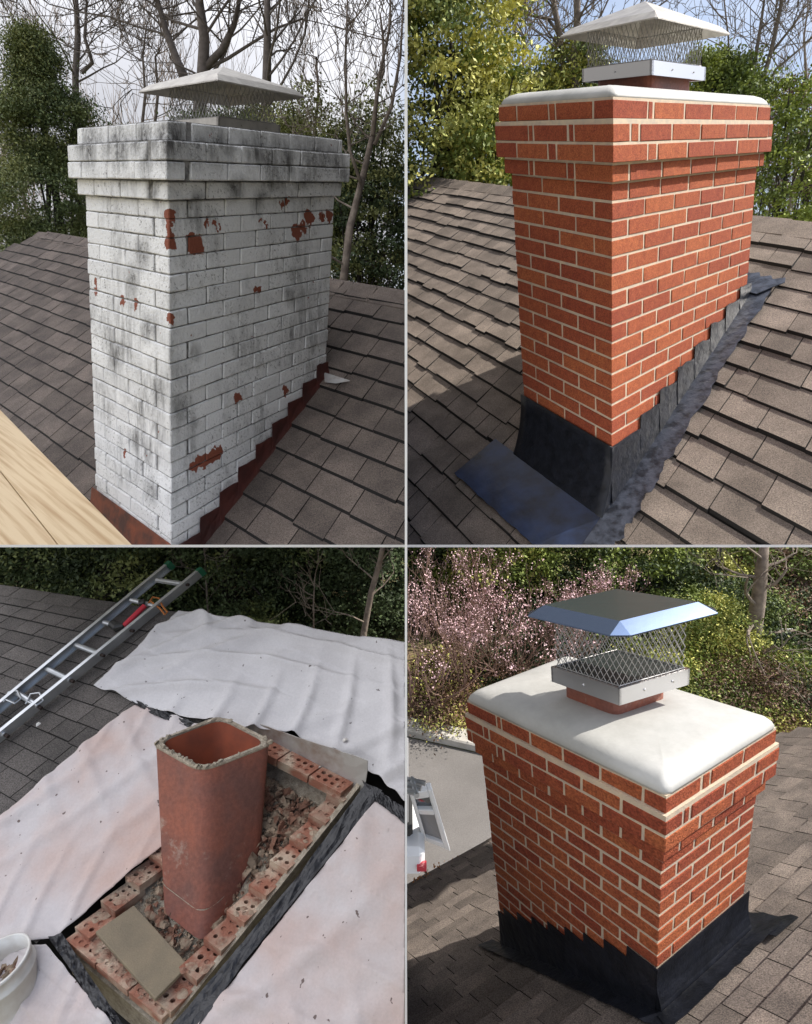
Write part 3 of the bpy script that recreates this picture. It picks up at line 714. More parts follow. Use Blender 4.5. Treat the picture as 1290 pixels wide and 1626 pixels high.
ridge_caps(SB, rb, lambda u: (1.71, u, ZB + SLB * 1.71), -1.0, 4.6, .26, M['sh_b'], CB, wv=.12, sl=.6)
cb = empty('brick_chimney', SB.w((0, 0, -1.33)), 'clean red brick chimney with cream joints on the upper right sunlit roof', 'chimney', 'rebuilt red brick chimneys')
def red_rows(n, tops, flip):
    rows = []; core = [(-n * CH - .25, n * CH + .25, 0)]
    for k in range(1, n + 1):
        par = (k % 2) if not flip else (k + 1) % 2
        rows.append((-k * CH, CH, 0, par, running(par == 0, 8), running(par == 1, 8)))
    z = 0
    for i, (o, h, sl_, sr_) in enumerate(tops):
        rows.append((z, h, o, 0 if sr_[0] > .15 else 1, sl_, sr_)); core.append((z, h, o)); z += h
    return rows, core, z
F, Hf, C_ = .2032, .1016, .034
topsB = [(.022, CH, [F, .045, F, .034, F, .2], [Hf, F, F, F, F, F, .05, F]), (.045, CH, [Hf, F, .05, F, F], [F, .06, F, F, F, F, F]), (.045, CH + .008, [F, .034, F, .034, F, F], [Hf, .05, F, F, F, F, F, F]), (.030, CH, [Hf, F, .04, F, F], [F, .036, F, F, F, F, F])]
rows, core, ztB = red_rows(18, topsB, False)
def zbB(f, p, q):
    if f == 'L': return -17.5 * CH
    return -16 * CH + (max(0, p) / .14) * CH - .02
brick_chimney(SB, cb, 'R', rows, M['red'], M['mortar'], BW, BL, zb_fn=None)
core[0] = (-18 * CH - .25, 18 * CH + .25 , 0)
shell_core(SB, cb, M['mortar'], core, 0, BW, BL, rec=.003)
crown(SB, cb, BL, BW, .026, ztB - .004, .058)
zB = lambda x: ZB + SLB * x + .004
stepped(SB, cb, 'R', .05, .14, 8, -16 * CH + .012, CH, zB, .008, M['tar'], xend=1.15, jag=.012, first=-.012)
mb = MB(); mb.prism([SB.w((x, -.006, z)) for x, z in ((-.004, -1.08), (-.012, -1.2), (-.045, -1.33), (-.105, -1.44), (.03, -1.44), (.03, -1.08))], SB.A @ np.array([0, -.004, 0])); mb.build('corner_flashing', M['tar'], cb, clip=CB)
def strip(S, root, pts_in, pts_out, mt, name, clip, n=24, th_=.004, lump=.003, wav=0):
    g = []
    for i in range(n + 1):
        f = i / n; k = f * (len(pts_in) - 1); a = min(int(k), len(pts_in) - 2); fr = k - a
        p = np.array(pts_in[a]) * (1 - fr) + np.array(pts_in[a + 1]) * fr; q = np.array(pts_out[a]) * (1 - fr) + np.array(pts_out[a + 1]) * fr
        q = q + (q - p) * random.uniform(-wav, wav)
        g.append([S.w(p * (1 - j / 4) + q * j / 4 + np.array([0, 0, random.uniform(0, lump)])) for j in range(5)])
    mb = MB(); mb.sheet(g, S.A @ np.array([0, 0, th_])); return mb.build(name, mt, root, clip=clip)
RB = lambda x, y, h=.036: (x, y, ZB + SLB * x + h)
strip(SB, cb, [RB(-.30, -.0), RB(.2, -.01), RB(1.2, -.01)], [RB(-.36, -.14), RB(.2, -.125), RB(1.24, -.10)], M['tarblue'], 'flashing_flange', CB, wav=.12, n=60, lump=.0015)
g = []
for i in range(13):
    y = -.012 + .64 * i / 12; g.append([SB.w((-.006 - .10 * (1 - j / 5) ** 2.2, y, -1.075 + (-1.44 + 1.075) * (1 - j / 5))) for j in range(6)])
mb = MB(); mb.sheet(g, SB.A @ np.array([-.004, 0, 0])); mb.build('apron_flashing', M['tar'], cb, clip=CB, smooth=True)
strip(SB, cb, [RB(-.07, -.02, .034), RB(-.07, .80, .034)], [RB(-.30, -.06, .030), RB(-.30, .88, .030)], M['tarsheet'], 'base_membrane', CB, wav=.012, lump=.0015, th_=.0015)
strip(SB, cb, [RB(1.13, -.05, .05), RB(1.13, .66, .05)], [RB(1.25, -.16, .045), RB(1.25, .70, .045)], M['tarblue'], 'upper_flange', CB, wav=.2)
chimney_cap(SB, cb, 'shiny steel chimney cap with wide lid seen from below on the upper red chimney', (.36, .105), (.40, 0), (0, .40), .376, .43, .590, 1.36, M['steel'], M['beige'], M['wire'], rise=.10, skirt=.03, cell=.026, wire=.0019)
flue(SB, cb, (.40, .145), (.32, 0), (0, .32), .25, .40)
# inner post of the lid
# ================================================================== BAY D (lower right): same kind of chimney from above
def roofD(u, v): return (u, -v, -.80 + .46 * v)     # v = -y, up-slope towards the viewer
def okD(u, v):
    y = -v
    if y > 2.95: return False
    if y > 1.42 - 1.4 * (u - 3.74): return False
    if .03 < u < .58 and .03 < y < 1.09: return False
    return True
rd = shingle_roof(SD, 'sunlit taupe shingle roof falling away behind the lower red chimney', M['sh_d'], roofD, 0, (-2.97, 1.0), (-1.6, 4.4), .21, okD, CD, thick=.026, ragged=.009, course=.122, tabvar=.4)
deck(SD, rd, [roofD(-1.8, -2.93), roofD(2.6, -2.93), roofD(4.5, -.35), roofD(4.5, 1.2), roofD(-1.8, 1.2)], CD)
mb = MB(); mb.box((-1.8, 2.96, -2.27), (2.62, 3.0, -2.165), X=SD.w); mb.build('gutter', M['kerb'], rd, clip=CD)
cd = empty('brick_chimney', SD.w((0, 0, -.8)), 'clean red brick chimney seen from above with broad pale crown, lower right', 'chimney', 'rebuilt red brick chimneys')
topsD = [(.022, CH, [F] * 7, [Hf] + [F] * 4), (.045, CH, [Hf] + [F] * 4 + [.05, F, F], [F] * 4), (.045, CH + .010, [F] * 5 + [.045, F, F], [Hf, .04, F, F, F]), (.032, CH, [Hf, F, F, F, F, .036, F, F], [F, .05, F, F])]
rows, core, ztD = red_rows(17, topsD, True)
brick_chimney(SD, cd, 'L', rows, M['red'], M['mortar'], BL, BW)
shell_core(SD, cd, M['mortar'], core, 0, BL, BW, rec=.003)
crown(SD, cd, BW, BL, .030, ztD - .004, .072)
zD = lambda y: -.80 - .46 * y + .006
# flashing: left face steps down away from the corner
for i in range(9):
    a = .02 + i * .13; b = min(1.122, a + .13); zt_ = -8 * CH - i * CH * .9 + .004
    if i == 0: a = -.012
    g = [[SD.w((-.007 - .012 * (1 - j / 4) ** 3 - random.uniform(0, .003), a + (b - a) * k / 4, zD(a + (b - a) * k / 4) + (zt_ - zD(a + (b - a) * k / 4)) * j / 4)) for j in range(5)] for k in range(5)]
    mb = MB(); mb.sheet(g, SD.A @ np.array([-.004, 0, 0])); mb.build('step_flashing', M['tar'], cd, clip=CD)
g = []
for i in range(13):
    x = -.012 + .66 * i / 12; g.append([SD.w((x, -.006 - .05 * (1 - j / 5) ** 3, -.545 + (-.77 + .545) * (1 - j / 5))) for j in range(6)])
mb = MB(); mb.sheet(g, SD.A @ np.array([0, -.004, 0])); mb.build('apron_flashing', M['tar'], cd, clip=CD)
mb = MB(); mb.prism([SD.w((-.006, y, z)) for y, z in ((-.004, -.548), (-.014, -.64), (-.030, -.70), (-.058, -.80), (.03, -.80), (.03, -.548))], SD.A @ np.array([-.004, 0, 0])); mb.build('corner_flashing', M['tar'], cd, clip=CD)
RD = lambda x, y, h=.040: (x, y, -.80 - .46 * y + h)
strip(SD, cd, [RD(-.012, -.09), RD(-.012, .6), RD(-.012, 1.22)], [RD(-.09, -.12), RD(-.085, .6), RD(-.10, 1.26)], M['tar'], 'flashing_flange', CD, wav=.06, n=60, lump=.001)
strip(SD, cd, [RD(-.04, -.045, .044), RD(.65, -.045, .044)], [RD(-.08, -.13, .042), RD(.74, -.13, .042)], M['tar'], 'lower_flange', CD, wav=.05, lump=.001)
strip(SD, cd, [RD(.63, -.16), RD(.63, .3), RD(.63, 1.1)], [RD(.80, -.17), RD(.74, .3), RD(.72, 1.1)], M['tar'], 'side_flange', CD, wav=.1)
chimney_cap(SD, cd, 'new steel chimney cap with notched corner lid tinted blue like reflected sky, on the lower red chimney', (.165, .35), (.33, -.075), (-.005, .385), .42, .488, .750, 1.42, M['steel'], M['lid_skytint'], M['wire'], rise=.003, skirt=.035, notch=True, cell=.024, wire=.0010)
flue(SD, cd, (.20, .40), (.27, -.04), (0, .31), .28, .45)
# ------------------------------------------------------------------ yard behind bay D
p = lambda px, py, z=GZ: ground(px, py, z)
k0, k1 = p(600, 1160), p(900, 1228)
kd = (k1 - k0) / np.linalg.norm(k1 - k0); kn = np.array([-kd[1], kd[0], 0])
A0 = k0 - kd * 6; A1 = k1 + kd * 10
mb = MB(); mb.prism([A0 + (0, 0, .004), A1 + (0, 0, .004), A1 - kn * 9 + (0, 0, .004), A0 - kn * 9 + (0, 0, .004)], (0, 0, -.05)); tag(mb.build('driveway', M['asphalt']), kind='structure')
mb = MB(); mb.hexa([A0, A1, A1 + kn * .28, A0 + kn * .28, A0 + (0, 0, .13), A1 + (0, 0, .13), A1 + kn * .28 + (0, 0, .15), A0 + kn * .28 + (0, 0, .15)]); tag(mb.build('kerb', M['kerb'], bev=.02), kind='structure')
# van
vr = empty('parked_van', p(640, 1330), 'white van on the driveway with its rear door swung open', 'van')
def vp(px, py, z): return p(px, py, z)
A_, B_, C2, D_ = vp(651, 1262, -3.75), vp(687, 1254, -3.75), vp(716, 1352, -5.05), vp(672, 1334, -5.05)
nrm = np.cross(B_ - A_, D_ - A_); nrm /= np.linalg.norm(nrm); nrm = nrm if nrm[1] < 0 else -nrm
def dq(u, v, o=0): return (A_ * (1 - u) + B_ * u) * (1 - v) + (D_ * (1 - u) + C2 * u) * v + nrm * o
mb = MB()
for (u0, u1, v0, v1, o) in ((0, .16, 0, 1, 0), (.78, 1, 0, 1, 0), (.16, .78, 0, .10, 0), (.16, .78, .30, .38, 0), (.16, .78, .90, 1, 0)):
    mb.hexa([dq(u0, v0, -.07), dq(u1, v0, -.07), dq(u1, v1, -.07), dq(u0, v1, -.07), dq(u0, v0, o), dq(u1, v0, o), dq(u1, v1, o), dq(u0, v1, o)])
dr = mb.build('rear_door', M['vanw'], vr, bev=.008)
mb = MB(); mb.hexa([dq(.16, .38, -.06), dq(.78, .38, -.06), dq(.78, .9, -.06), dq(.16, .9, -.06), dq(.16, .38, -.04), dq(.78, .38, -.04), dq(.78, .9, -.04), dq(.16, .9, -.04)]); mb.build('door_recess', M['vang'], dr)
mb = MB(); mb.hexa([dq(.16, .1, -.06), dq(.78, .1, -.06), dq(.78, .3, -.06), dq(.16, .3, -.06), dq(.16, .1, -.04), dq(.78, .1, -.04), dq(.78, .3, -.04), dq(.16, .3, -.04)]); mb.build('door_glass', M['glass'], dr)
hx = vp(666, 1300, -4.4)          # rear corner of the van body
hy = hx[1]
def vbox(x0, x1, y0, y1, z0, z1, nm, mt_, bev=0, par=vr):
    mb = MB(); mb.box((hx[0] + x0, hy + y0, z0), (hx[0] + x1, hy + y1, z1)); return mb.build(nm, mt_, par, bev=bev)
vbox(-4.4, -.16, .06, 1.0, -5.2, -4.45, 'lower_body', M['vanw'], .08)
vbox(-4.2, -.30, .16, .85, -4.45, -3.95, 'upper_body', M['vanw'], .14)
vbox(-.29, -.10, .05, .9, -4.55, -4.15, 'load_opening', M['vang'], .03)
vbox(-.15, -.06, .10, .7, -4.75, -4.60, 'tool_rack', M['black'], .03)
vbox(-.22, .06, -.02, 1.0, -5.12, -4.78, 'bumper', M['vanw'], .06)
vbox(-.02, .075, -.05, .02, -5.0, -4.94, 'tail_light', M['redtool'])
for i in range(3):
    a = vp(640, 1236 + 9 * i, -3.42); b = vp(676 - 7 * i, 1244 + 8 * i, -3.42); mb = MB(); mb.tube([a, b], .022, 8); mb.build('roof_rack_bar', M['alu'], vr)
a = vp(654, 1236, -3.42); b = vp(662, 1264, -3.42); mb = MB(); mb.tube([a, b], .022, 8); mb.build('roof_rack_bar', M['alu'], vr)
for xx in (-3.5, -.62):
    mb = MB(); mb.tube([(hx[0] + xx, hy + .04, -5.18), (hx[0] + xx, hy + .25, -5.18)], .32, 18); mb.build('wheel', M['black'], vr)
# dry leaves caught along the eave
rs = np.random.RandomState(5); cs = np.array([SD.w((u_, 2.9 + rs.uniform(-.03, .03), -2.15)) for u_ in np.linspace(.15, .75, 24)])
V = leaf_mesh('l', cs, 10, .05, .014, None, side_filter(False, None), .3, rs); tag(link('fallen_leaves', quads('fallen_leaves', V, mat('orange_dry_leaf', (.45, .20, .07), .8, island=.4), cs[0]), None, cs[0]), kind='stuff')

# ================================================================== BAY E (lower left): chimney torn down to its base
SLE = .58
def xr(y): return 1.97 - .242 * y
def roofE(u, v): x = v * xr(u) / 1.72; return (x, u, SLE * x)
def E_(px, py, h=0.): return SE.on(px, py, (-SLE, 0, 1), h)
def okE(u, v): return v < 1.70 and not (u < .62 and v < 1.1) and u > .7
re_ = shingle_roof(SE, 'dull charcoal shingle roof under the ladder and drop cloths', M['sh_c'], roofE, 0, (-.3, 1.71), (.7, 4.2), .17, okE, CE, ragged=.005, thick=.014)
deck(SE, re_, [roofE(-1.2, -.9), roofE(4.6, -.9), roofE(4.6, 1.72), roofE(-1.2, 1.72)], CE, drop=.30)
mb = MB(); mb.prism([SE.w(roofE(-1.2, 1.72) + np.array([0, 0, -.03])), SE.w(roofE(4.6, 1.72) + np.array([0, 0, -.03])), SE.w(roofE(4.6, 1.73) + np.array([.1, 0, -1.0])), SE.w(roofE(-1.2, 1.73) + np.array([.1, 0, -1.0]))], SE.A @ np.array([.02, 0, -.05])); mb.build('back_slope', M['deck'], re_, clip=CE)
ridge_caps(SE, re_, lambda u: roofE(u, 1.72), 1.2, 4.4, .25, M['sh_c'], CE, wv=.09, sl=.55)
# cored bricks
def cored(S, a, dx, dy, dz, root, nh=(4, 2), mt=None, name='brick', tilt=0, filled=.5, label=None):
    """brick with holes: a = corner, dx,dy = size; holes in the top face"""
    mb = MB(); dark = []
    n1, n2 = nh
    W_ = lambda x, y, z: S.w((a[0] + x, a[1] + y, a[2] + z + tilt * x))
    vs = [W_(0, 0, 0), W_(dx, 0, 0), W_(dx, dy, 0), W_(0, dy, 0), W_(0, 0, dz), W_(dx, 0, dz), W_(dx, dy, dz), W_(0, dy, dz)]
    mb.add(vs, [(0, 3, 2, 1), (0, 1, 5, 4), (1, 2, 6, 5), (2, 3, 7, 6), (3, 0, 4, 7)])
    m_ = .012
    cx = (dx - 2 * m_) / n1; cy = (dy - 2 * m_) / n2
    mb.add([W_(0, 0, dz), W_(dx, 0, dz), W_(dx, m_, dz), W_(0, m_, dz)], [(0, 1, 2, 3)]); mb.add([W_(0, dy - m_, dz), W_(dx, dy - m_, dz), W_(dx, dy, dz), W_(0, dy, dz)], [(0, 1, 2, 3)])
    mb.add([W_(0, m_, dz), W_(m_, m_, dz), W_(m_, dy - m_, dz), W_(0, dy - m_, dz)], [(0, 1, 2, 3)]); mb.add([W_(dx - m_, m_, dz), W_(dx, m_, dz), W_(dx, dy - m_, dz), W_(dx - m_, dy - m_, dz)], [(0, 1, 2, 3)])
    for i in range(n1):
        for j in range(n2):
            x0, y0 = m_ + i * cx, m_ + j * cy; c = (x0 + cx / 2, y0 + cy / 2); r_ = min(cx, cy) * random.uniform(.26, .34)
            sq = [(x0, y0), (x0 + cx / 2, y0), (x0 + cx, y0), (x0 + cx, y0 + cy / 2), (x0 + cx, y0 + cy), (x0 + cx / 2, y0 + cy), (x0, y0 + cy), (x0, y0 + cy / 2)]
            ci = [(c[0] + r_ * math.cos(R(225 + 45 * k)), c[1] + r_ * math.sin(R(225 + 45 * k))) for k in range(8)]
            dp = dz * (.12 if random.random() < filled else .8)
            V_ = [W_(x, y, dz) for x, y in sq] + [W_(x, y, dz) for x, y in ci] + [W_(x, y, dz - dp) for x, y in ci]
            mb.add(V_, [(k, (k + 1) % 8, 8 + (k + 1) % 8, 8 + k) for k in range(8)] + [(8 + k, 8 + (k + 1) % 8, 16 + (k + 1) % 8, 16 + k) for k in range(8)])
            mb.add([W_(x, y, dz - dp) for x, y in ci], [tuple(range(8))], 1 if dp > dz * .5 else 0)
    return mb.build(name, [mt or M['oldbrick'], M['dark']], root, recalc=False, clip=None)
st = empty('chimney_stub', SE.w((0, 0, 0)), 'torn down chimney base of loose cored bricks stepping up the roof', 'chimney base')
for i in range(3): cored(SE, (0, .015 + i * .2, -.035), .095, .19, CH * .9, st, (2, 5), filled=.9)
for i in range(9):      # right wall steps
    ln = .13 if i not in (7,) else .2
    cored(SE, (.03 + .1235 * i, 0, -.01 + CH * i * .98), ln + .03, .10, CH * .95, st, (3, 2), filled=.5)
for i in range(9):      # left wall steps
    cored(SE, (.05 + .1235 * i, .52, -.01 + CH * i * .98), .15, .095, CH * .95, st, (4, 2) if i % 2 else (3, 2), filled=.5)
for i in range(3): cored(SE, (1.03, .03 + i * .2, .56), .1, .19, CH * .95, st, (2, 4), filled=.6)
mb = MB(); mb.hexa([SE.w(q) for q in ((-.01, -.012, -.25), (1.14, -.012, .4), (1.14, .012, .4), (-.01, .012, -.25), (-.01, -.012, -.03), (1.14, -.012, .64), (1.14, .012, .64), (-.01, .012, -.03))]); mb.build('mortar_bed', M['rim'], st, clip=CE)
mb = MB(); mb.hexa([SE.w(q) for q in ((0.0, .01, -.3), (1.12, .01, -.3), (1.12, .6, -.3), (0.0, .6, -.3), (0.0, .01, -.09), (1.12, .01, .46), (1.12, .6, .46), (0.0, .6, -.09))]); mb.build('fill', M['rim'], st, clip=CE)
# mortar smears lying on the bricks
mb = MB(); rs = np.random.RandomState(8)
for i in range(70):
    e = rs.randint(3); k = rs.randint(9)
    if e == 0: x, y, z = rs.uniform(.01, .09), rs.uniform(.02, .58), CH * .9 - .036
    elif e == 1: x = .03 + .1235 * k + rs.uniform(.0, .12); y = rs.uniform(.0, .10); z = -.01 + CH * k * .98 + CH * .95
    else: x = .05 + .1235 * k + rs.uniform(.0, .12); y = rs.uniform(.52, .61); z = -.01 + CH * k * .98 + CH * .95
    n_ = 7; rr0 = rs.uniform(.008, .028); pts = [(x + rr0 * rs.uniform(.5, 1.2) * math.cos(a_), y + rr0 * rs.uniform(.5, 1.2) * math.sin(a_), z) for a_ in np.linspace(0, 6.28, n_, endpoint=False)]
    vs_ = [SE.w((p_[0], p_[1], p_[2] + .001)) for p_ in pts] + [SE.w((x, y, z + rs.uniform(.004, .009)))]
    mb.add(vs_, [(q_, (q_ + 1) % n_, n_) for q_ in range(n_)])
tag(mb.build('mortar_smears', M['smear'], st, recalc=False), kind='stuff')
# rubble
def chunk(mb, c, r_, rs):
    n = 6; v = [np.array([math.cos(a), math.sin(a), 0]) * rs.uniform(.6, 1.2) for a in np.linspace(0, 2 * math.pi, n, endpoint=False)]
    top = [x * .6 + np.array([0, 0, rs.uniform(.3, .8)]) for x in v]; B = rs.normal(size=(3, 3)); B, _ = np.linalg.qr(B)
    vs = [c + B @ (x * r_) for x in v + top]; mb.add(vs, [tuple(range(n))[::-1], tuple(range(n, 2 * n))] + [(k, (k + 1) % n, (k + 1) % n + n, k + n) for k in range(n)])
mb = MB(); rs = np.random.RandomState(3)
for i in range(1500):
    x, y = rs.uniform(.10, 1.02), rs.uniform(.11, .51)
    if rs.rand() < .35: x = rs.uniform(.72, 1.02)
    z = -.085 + .49 * x + .03 * rs.rand(); chunk(mb, SE.w((x, y, z)), rs.uniform(.005, .013) * (2.4 if rs.rand() < .16 else 1), rs)
tag(mb.build('rubble', M['rubble'], recalc=False), kind='stuff')
# paver slab lying in the stub
q = [SE.z(px, py, .11) for px, py in ((152, 1479), (213, 1437), (300, 1532), (247, 1586))]
mb = MB(); mb.prism([SE.w(v_) for v_ in q], SE.A @ np.array([0, 0, -.032])); tag(mb.build('paver', M['paver'], bev=.002), 'flat tan concrete paver lying across the brick base in front of the flue', 'paver')
# flue tile: built on the measured rim
fl_root = empty('flue_tile', SE.w((.4, .3, .1)), 'tall square clay flue tile with rounded corners and a ragged mortar rim', 'flue')
zf, zf0 = .80, .10
fc = [SE.z(px, py, zf)[:2] for px, py in ((322, 1222), (429, 1180), (350, 1140), (247, 1180))]
bc = [SE.z(px, py, zf0)[:2] for px, py in ((326, 1492), (411, 1402))] + [None] + [SE.z(260, 1440, zf0)[:2]]
bc[2] = bc[1] + bc[3] - bc[0]
def rring(cs, z, ins=0, rr=.22, n=7, jz=0, bulge=0):
    c = sum(cs) / 4; cs = [c + (q - c) * (1 - ins) for q in cs]; out = []
    for i in range(4):
        p0, p1, p2 = cs[(i - 1) % 4], cs[i], cs[(i + 1) % 4]; a = p1 + (p0 - p1) * rr; b = p1 + (p2 - p1) * rr
        for k in range(n):
            t = k / (n - 1); q = a * (1 - t) ** 2 + p1 * 2 * t * (1 - t) + b * t * t; out.append(SE.w((*q, z + (random.uniform(-jz, jz) if jz else 0))))
    return out
def loft(mb, rings, mi=0, close=False):
    m = len(rings[0]); n = len(rings); mb.add([p_ for r_ in rings for p_ in r_], [(i * m + k, i * m + (k + 1) % m, ((i + 1) % n) * m + (k + 1) % m, ((i + 1) % n) * m + k) for i in range(n if close else n - 1) for k in range(m)], mi)
# widen the corners so the rounded corner still reaches the outline
def grow(cs, k): c = sum(cs) / 4; return [c + (q - c) * k for q in cs]
fcg, bcg = grow(fc, 1.10), grow(bc, 1.10)
mid = lambda t: [b * (1 - t) + f * t for b, f in zip(bcg, fcg)]
mb = MB(); loft(mb, [rring(mid(t), zf0 + (zf - zf0) * t) for t in (0, .02, .25, .5, .75, .98, 1)]); 
mb.build('outer_shell', M['clay'], fl_root, smooth=True)
mb = MB(); loft(mb, [rring(fcg, zf, .15), rring(mid(.5), zf0 + (zf - zf0) * .5, .15), rring(bcg, zf0, .15)]); mb.build('inner_shell', M['clay_in'], fl_root, smooth=True)
mb = MB(); loft(mb, [rring(fcg, zf - .022, -.015, jz=.012), rring(fcg, zf + .004, -.012, jz=.005), rring(fcg, zf + .014, .03, jz=.006), rring(fcg, zf + .010, .12, jz=.006), rring(fcg, zf - .02, .165, jz=.008)]); mb.build('mortar_rim', M['rim'], fl_root)
for k in range(26):
    t = random.random(); i = random.randrange(4); q = fcg[i] * (1 - t) + fcg[(i + 1) % 4] * t; c = sum(fcg) / 4; q = c + (q - c) * .93
    if k == 0: mbc = MB()
    chunk(mbc, SE.w((*q, zf + .012)), random.uniform(.006, .014), rs)
tag(mbc.build('mortar_lumps', M['rim'], fl_root, recalc=False), kind='stuff')
mb = MB(); loft(mb, [rring(mid(.16), zf0 + (zf - zf0) * .16 - .002, -.004, jz=.003), rring(mid(.165), zf0 + (zf - zf0) * .165 + .001, -.004, jz=.003)]); mb.build('mortar_seam', M['rim'], fl_root)
# metal sheet standing at the upper side
xs = 1.135
q = [SE.on(px, py, (1, 0, 0), xs) for px, py in ((378, 1138), (585, 1207), (581, 1256), (410, 1196))]
g = []
for i in range(13):
    f = i / 12; a = q[0] * (1 - f) + q[1] * f; b = q[3] * (1 - f) + q[2] * f; g.append([SE.w(a * (1 - j / 3) + b * j / 3 + np.array([random.uniform(-.004, .004), 0, 0])) for j in range(4)])
mb = MB(); mb.sheet(g, SE.A @ np.array([.004, 0, 0])); tag(mb.build('flashing_sheet', M['galv']), 'long rust stained pale metal flashing standing on edge behind the flue tile', 'flashing')
# ladder
ld = empty('ladder', SE.w(E_(0, 1165, .08)), 'aluminium extension ladder with green end caps lying up the shingle roof', 'ladder')
LH = .085
rail1 = [E_(-25, 1141, LH), E_(270, 896, LH)]; rail2 = [E_(-25, 1190, LH), E_(322, 907, LH)]
nloc = np.array([-SLE, 0, 1]) / math.sqrt(1 + SLE ** 2)
def rail(pa, pb, inward):
    d = (pb - pa) / np.linalg.norm(pb - pa); w = np.cross(nloc, d); w /= np.linalg.norm(w); w *= inward; mb = MB()
    def bxx(o1, o2, h1, h2):
        mb.hexa([SE.w(pa + w * o1 + nloc * h1), SE.w(pb + w * o1 + nloc * h1), SE.w(pb + w * o2 + nloc * h1), SE.w(pa + w * o2 + nloc * h1), SE.w(pa + w * o1 + nloc * h2), SE.w(pb + w * o1 + nloc * h2), SE.w(pb + w * o2 + nloc * h2), SE.w(pa + w * o2 + nloc * h2)])
    bxx(0, .004, -.04, .035); bxx(-.018, .0, .030, .035); bxx(-.018, .0, -.04, -.035)
    o = mb.build('rail', M['alu'], ld)
    cp = MB(); e = pb + d * .0; cp.hexa([SE.w(e + d * s_ + w * o_ + nloc * h_) for h_ in (-.042, .037) for (s_, o_) in ((-.03, -.02), (.012, -.02), (.012, .006), (-.03, .006))]); cp.build('end_cap', M['green'], ld)
rail(rail1[0], rail1[1], -1 if False else 1); rail(rail2[0], rail2[1], -1)
for (a, b) in (((249, 921), (294.7, 928)), ((208, 952.5), (251, 963.8)), ((165, 988), (207.7, 1000.7)), ((120, 1023.6), (160.8, 1039.5)), ((73.8, 1061.9), (112.8, 1080.3)), ((25, 1098.8), (62, 1122)), ((-30, 1145), (9, 1167))):
    mb = MB(); mb.tube([SE.w(E_(*a, LH)), SE.w(E_(*b, LH))], .0125, 10); mb.build('rung', M['alu'], ld)
    mb = MB(); c = E_(*b, LH); mb.tube([SE.w(c), SE.w(c + (c - E_(*a, LH)) * .12)], .008, 6); mb.build('rung_end', M['dark'], ld)
for (px, py, s_) in ((20, 1105, 1), (55, 1108, 1)):
    pts = [SE.w(E_(px + dx * s_, py + dy, LH + .03)) for dx, dy in ((-14, 10), (-6, -6), (8, -8), (14, 4), (4, 12), (-10, 6))]; mb = MB(); mb.tube(pts, .004, 6); mb.build('rung_lock', M['alu'], ld)
tl = empty('caulk_gun', SE.w(E_(215, 985, LH)), 'red handled tool with black ends hanging across the ladder rungs', 'tool')
mb = MB(); mb.tube([SE.w(E_(197, 994, LH + .03)), SE.w(E_(230, 962, LH + .03))], .013, 10); mb.build('handle', M['redtool'], tl)
mb = MB(); mb.tube([SE.w(E_(178, 990, LH + .03)), SE.w(E_(186, 996, LH + .03)), SE.w(E_(197, 993, LH + .03))], [.02, .024, .015], 10); mb.build('head', M['black'], tl)
mb = MB(); mb.tube([SE.w(E_(222, 958, LH + .03)), SE.w(E_(230, 956, LH + .03))], .017, 10); mb.build('grip', M['black'], tl)
pts = [SE.w(E_(px, py, LH + .02)) for px, py in ((236, 958), (243, 948), (253, 950), (258, 962), (266, 972), (262, 976), (254, 966), (240, 955))]
mb = MB(); mb.tube(pts, .0045, 6); tag(mb.build('strap', M['orange']), 'orange strap looped round the ladder near the roof ridge', 'strap')
# drop cloths
def cloth(label, top, bot, mt, seed, h=.03, amp=.016, n=110, m=80, folds=None, steps=.008, dust=None):
    rs = np.random.RandomState(seed); ph = rs.uniform(0, 6, 12)
    T = [E_(*q)[:2] for q in top]; B = [E_(*q)[:2] for q in bot]
    def along(Pp, f):
        d = [0]; 
        for i in range(len(Pp) - 1): d.append(d[-1] + np.linalg.norm(Pp[i + 1] - Pp[i]))
        s_ = f * d[-1]; i = max(k for k in range(len(d) - 1) if d[k] <= s_ + 1e-9); t = (s_ - d[i]) / (d[i + 1] - d[i]); return Pp[i] * (1 - t) + Pp[i + 1] * t
    G = []
    for i in range(n + 1):
        a = along(T, i / n); b = along(B, i / n); col = []
        for j in range(m + 1):
            f = j / m; q = a * (1 - f) + b * f; x, y = q
            q = q + np.array([.012 * math.sin(9 * y + ph[0]), .012 * math.sin(11 * x + ph[1])]) * (abs(f - .5) * 2)
            w1 = .5 * (1 + math.sin(ph[2] + 3.1 * y - 2.2 * x)); 
            zz = 0
            for k, (fx, fy, pw) in enumerate(folds or ((13, 7, 3), (-6, 19, 4), (9, -15, 5))):
                s_ = math.sin(fx * x + fy * y + ph[3 + k] + 1.1 * math.sin(3.3 * x + ph[7]) + 1.3 * math.sin(2.7 * y + ph[8])); zz += (abs(s_) ** (pw * 2.2)) * (.5 + .5 * math.sin(ph[9 + k % 3] + 4.2 * x + 3.4 * y))
            st_ = ((x / .123) % 1); zz2 = steps * (1 - st_)
            col.append((x, y, SLE * x + h + amp * zz + zz2 + .002 * math.sin(40 * x + 31 * y)))
        G.append([SE.w(c) for c in col])
    mb = MB(); mb.sheet(G, SE.A @ np.array([0, 0, .002])); o = mb.build('drop_cloth', mt, clip=CE, smooth=True)
    return tag(o, label, 'drop cloth', 'white canvas drop cloths on the roof')
cloth('wrinkled white canvas drop cloth spread up to the ridge behind the flue tile', [(284, 976), (400, 992), (520, 1009), (662, 1031)], [(150, 1096), (215, 1122), (300, 1148), (372, 1158), (470, 1176), (585, 1232), (662, 1300)], M['cloth'], 4, h=.035, amp=.036, n=130, m=90, folds=((9, 12, 3), (15, 6, 5), (7, -10, 6)))
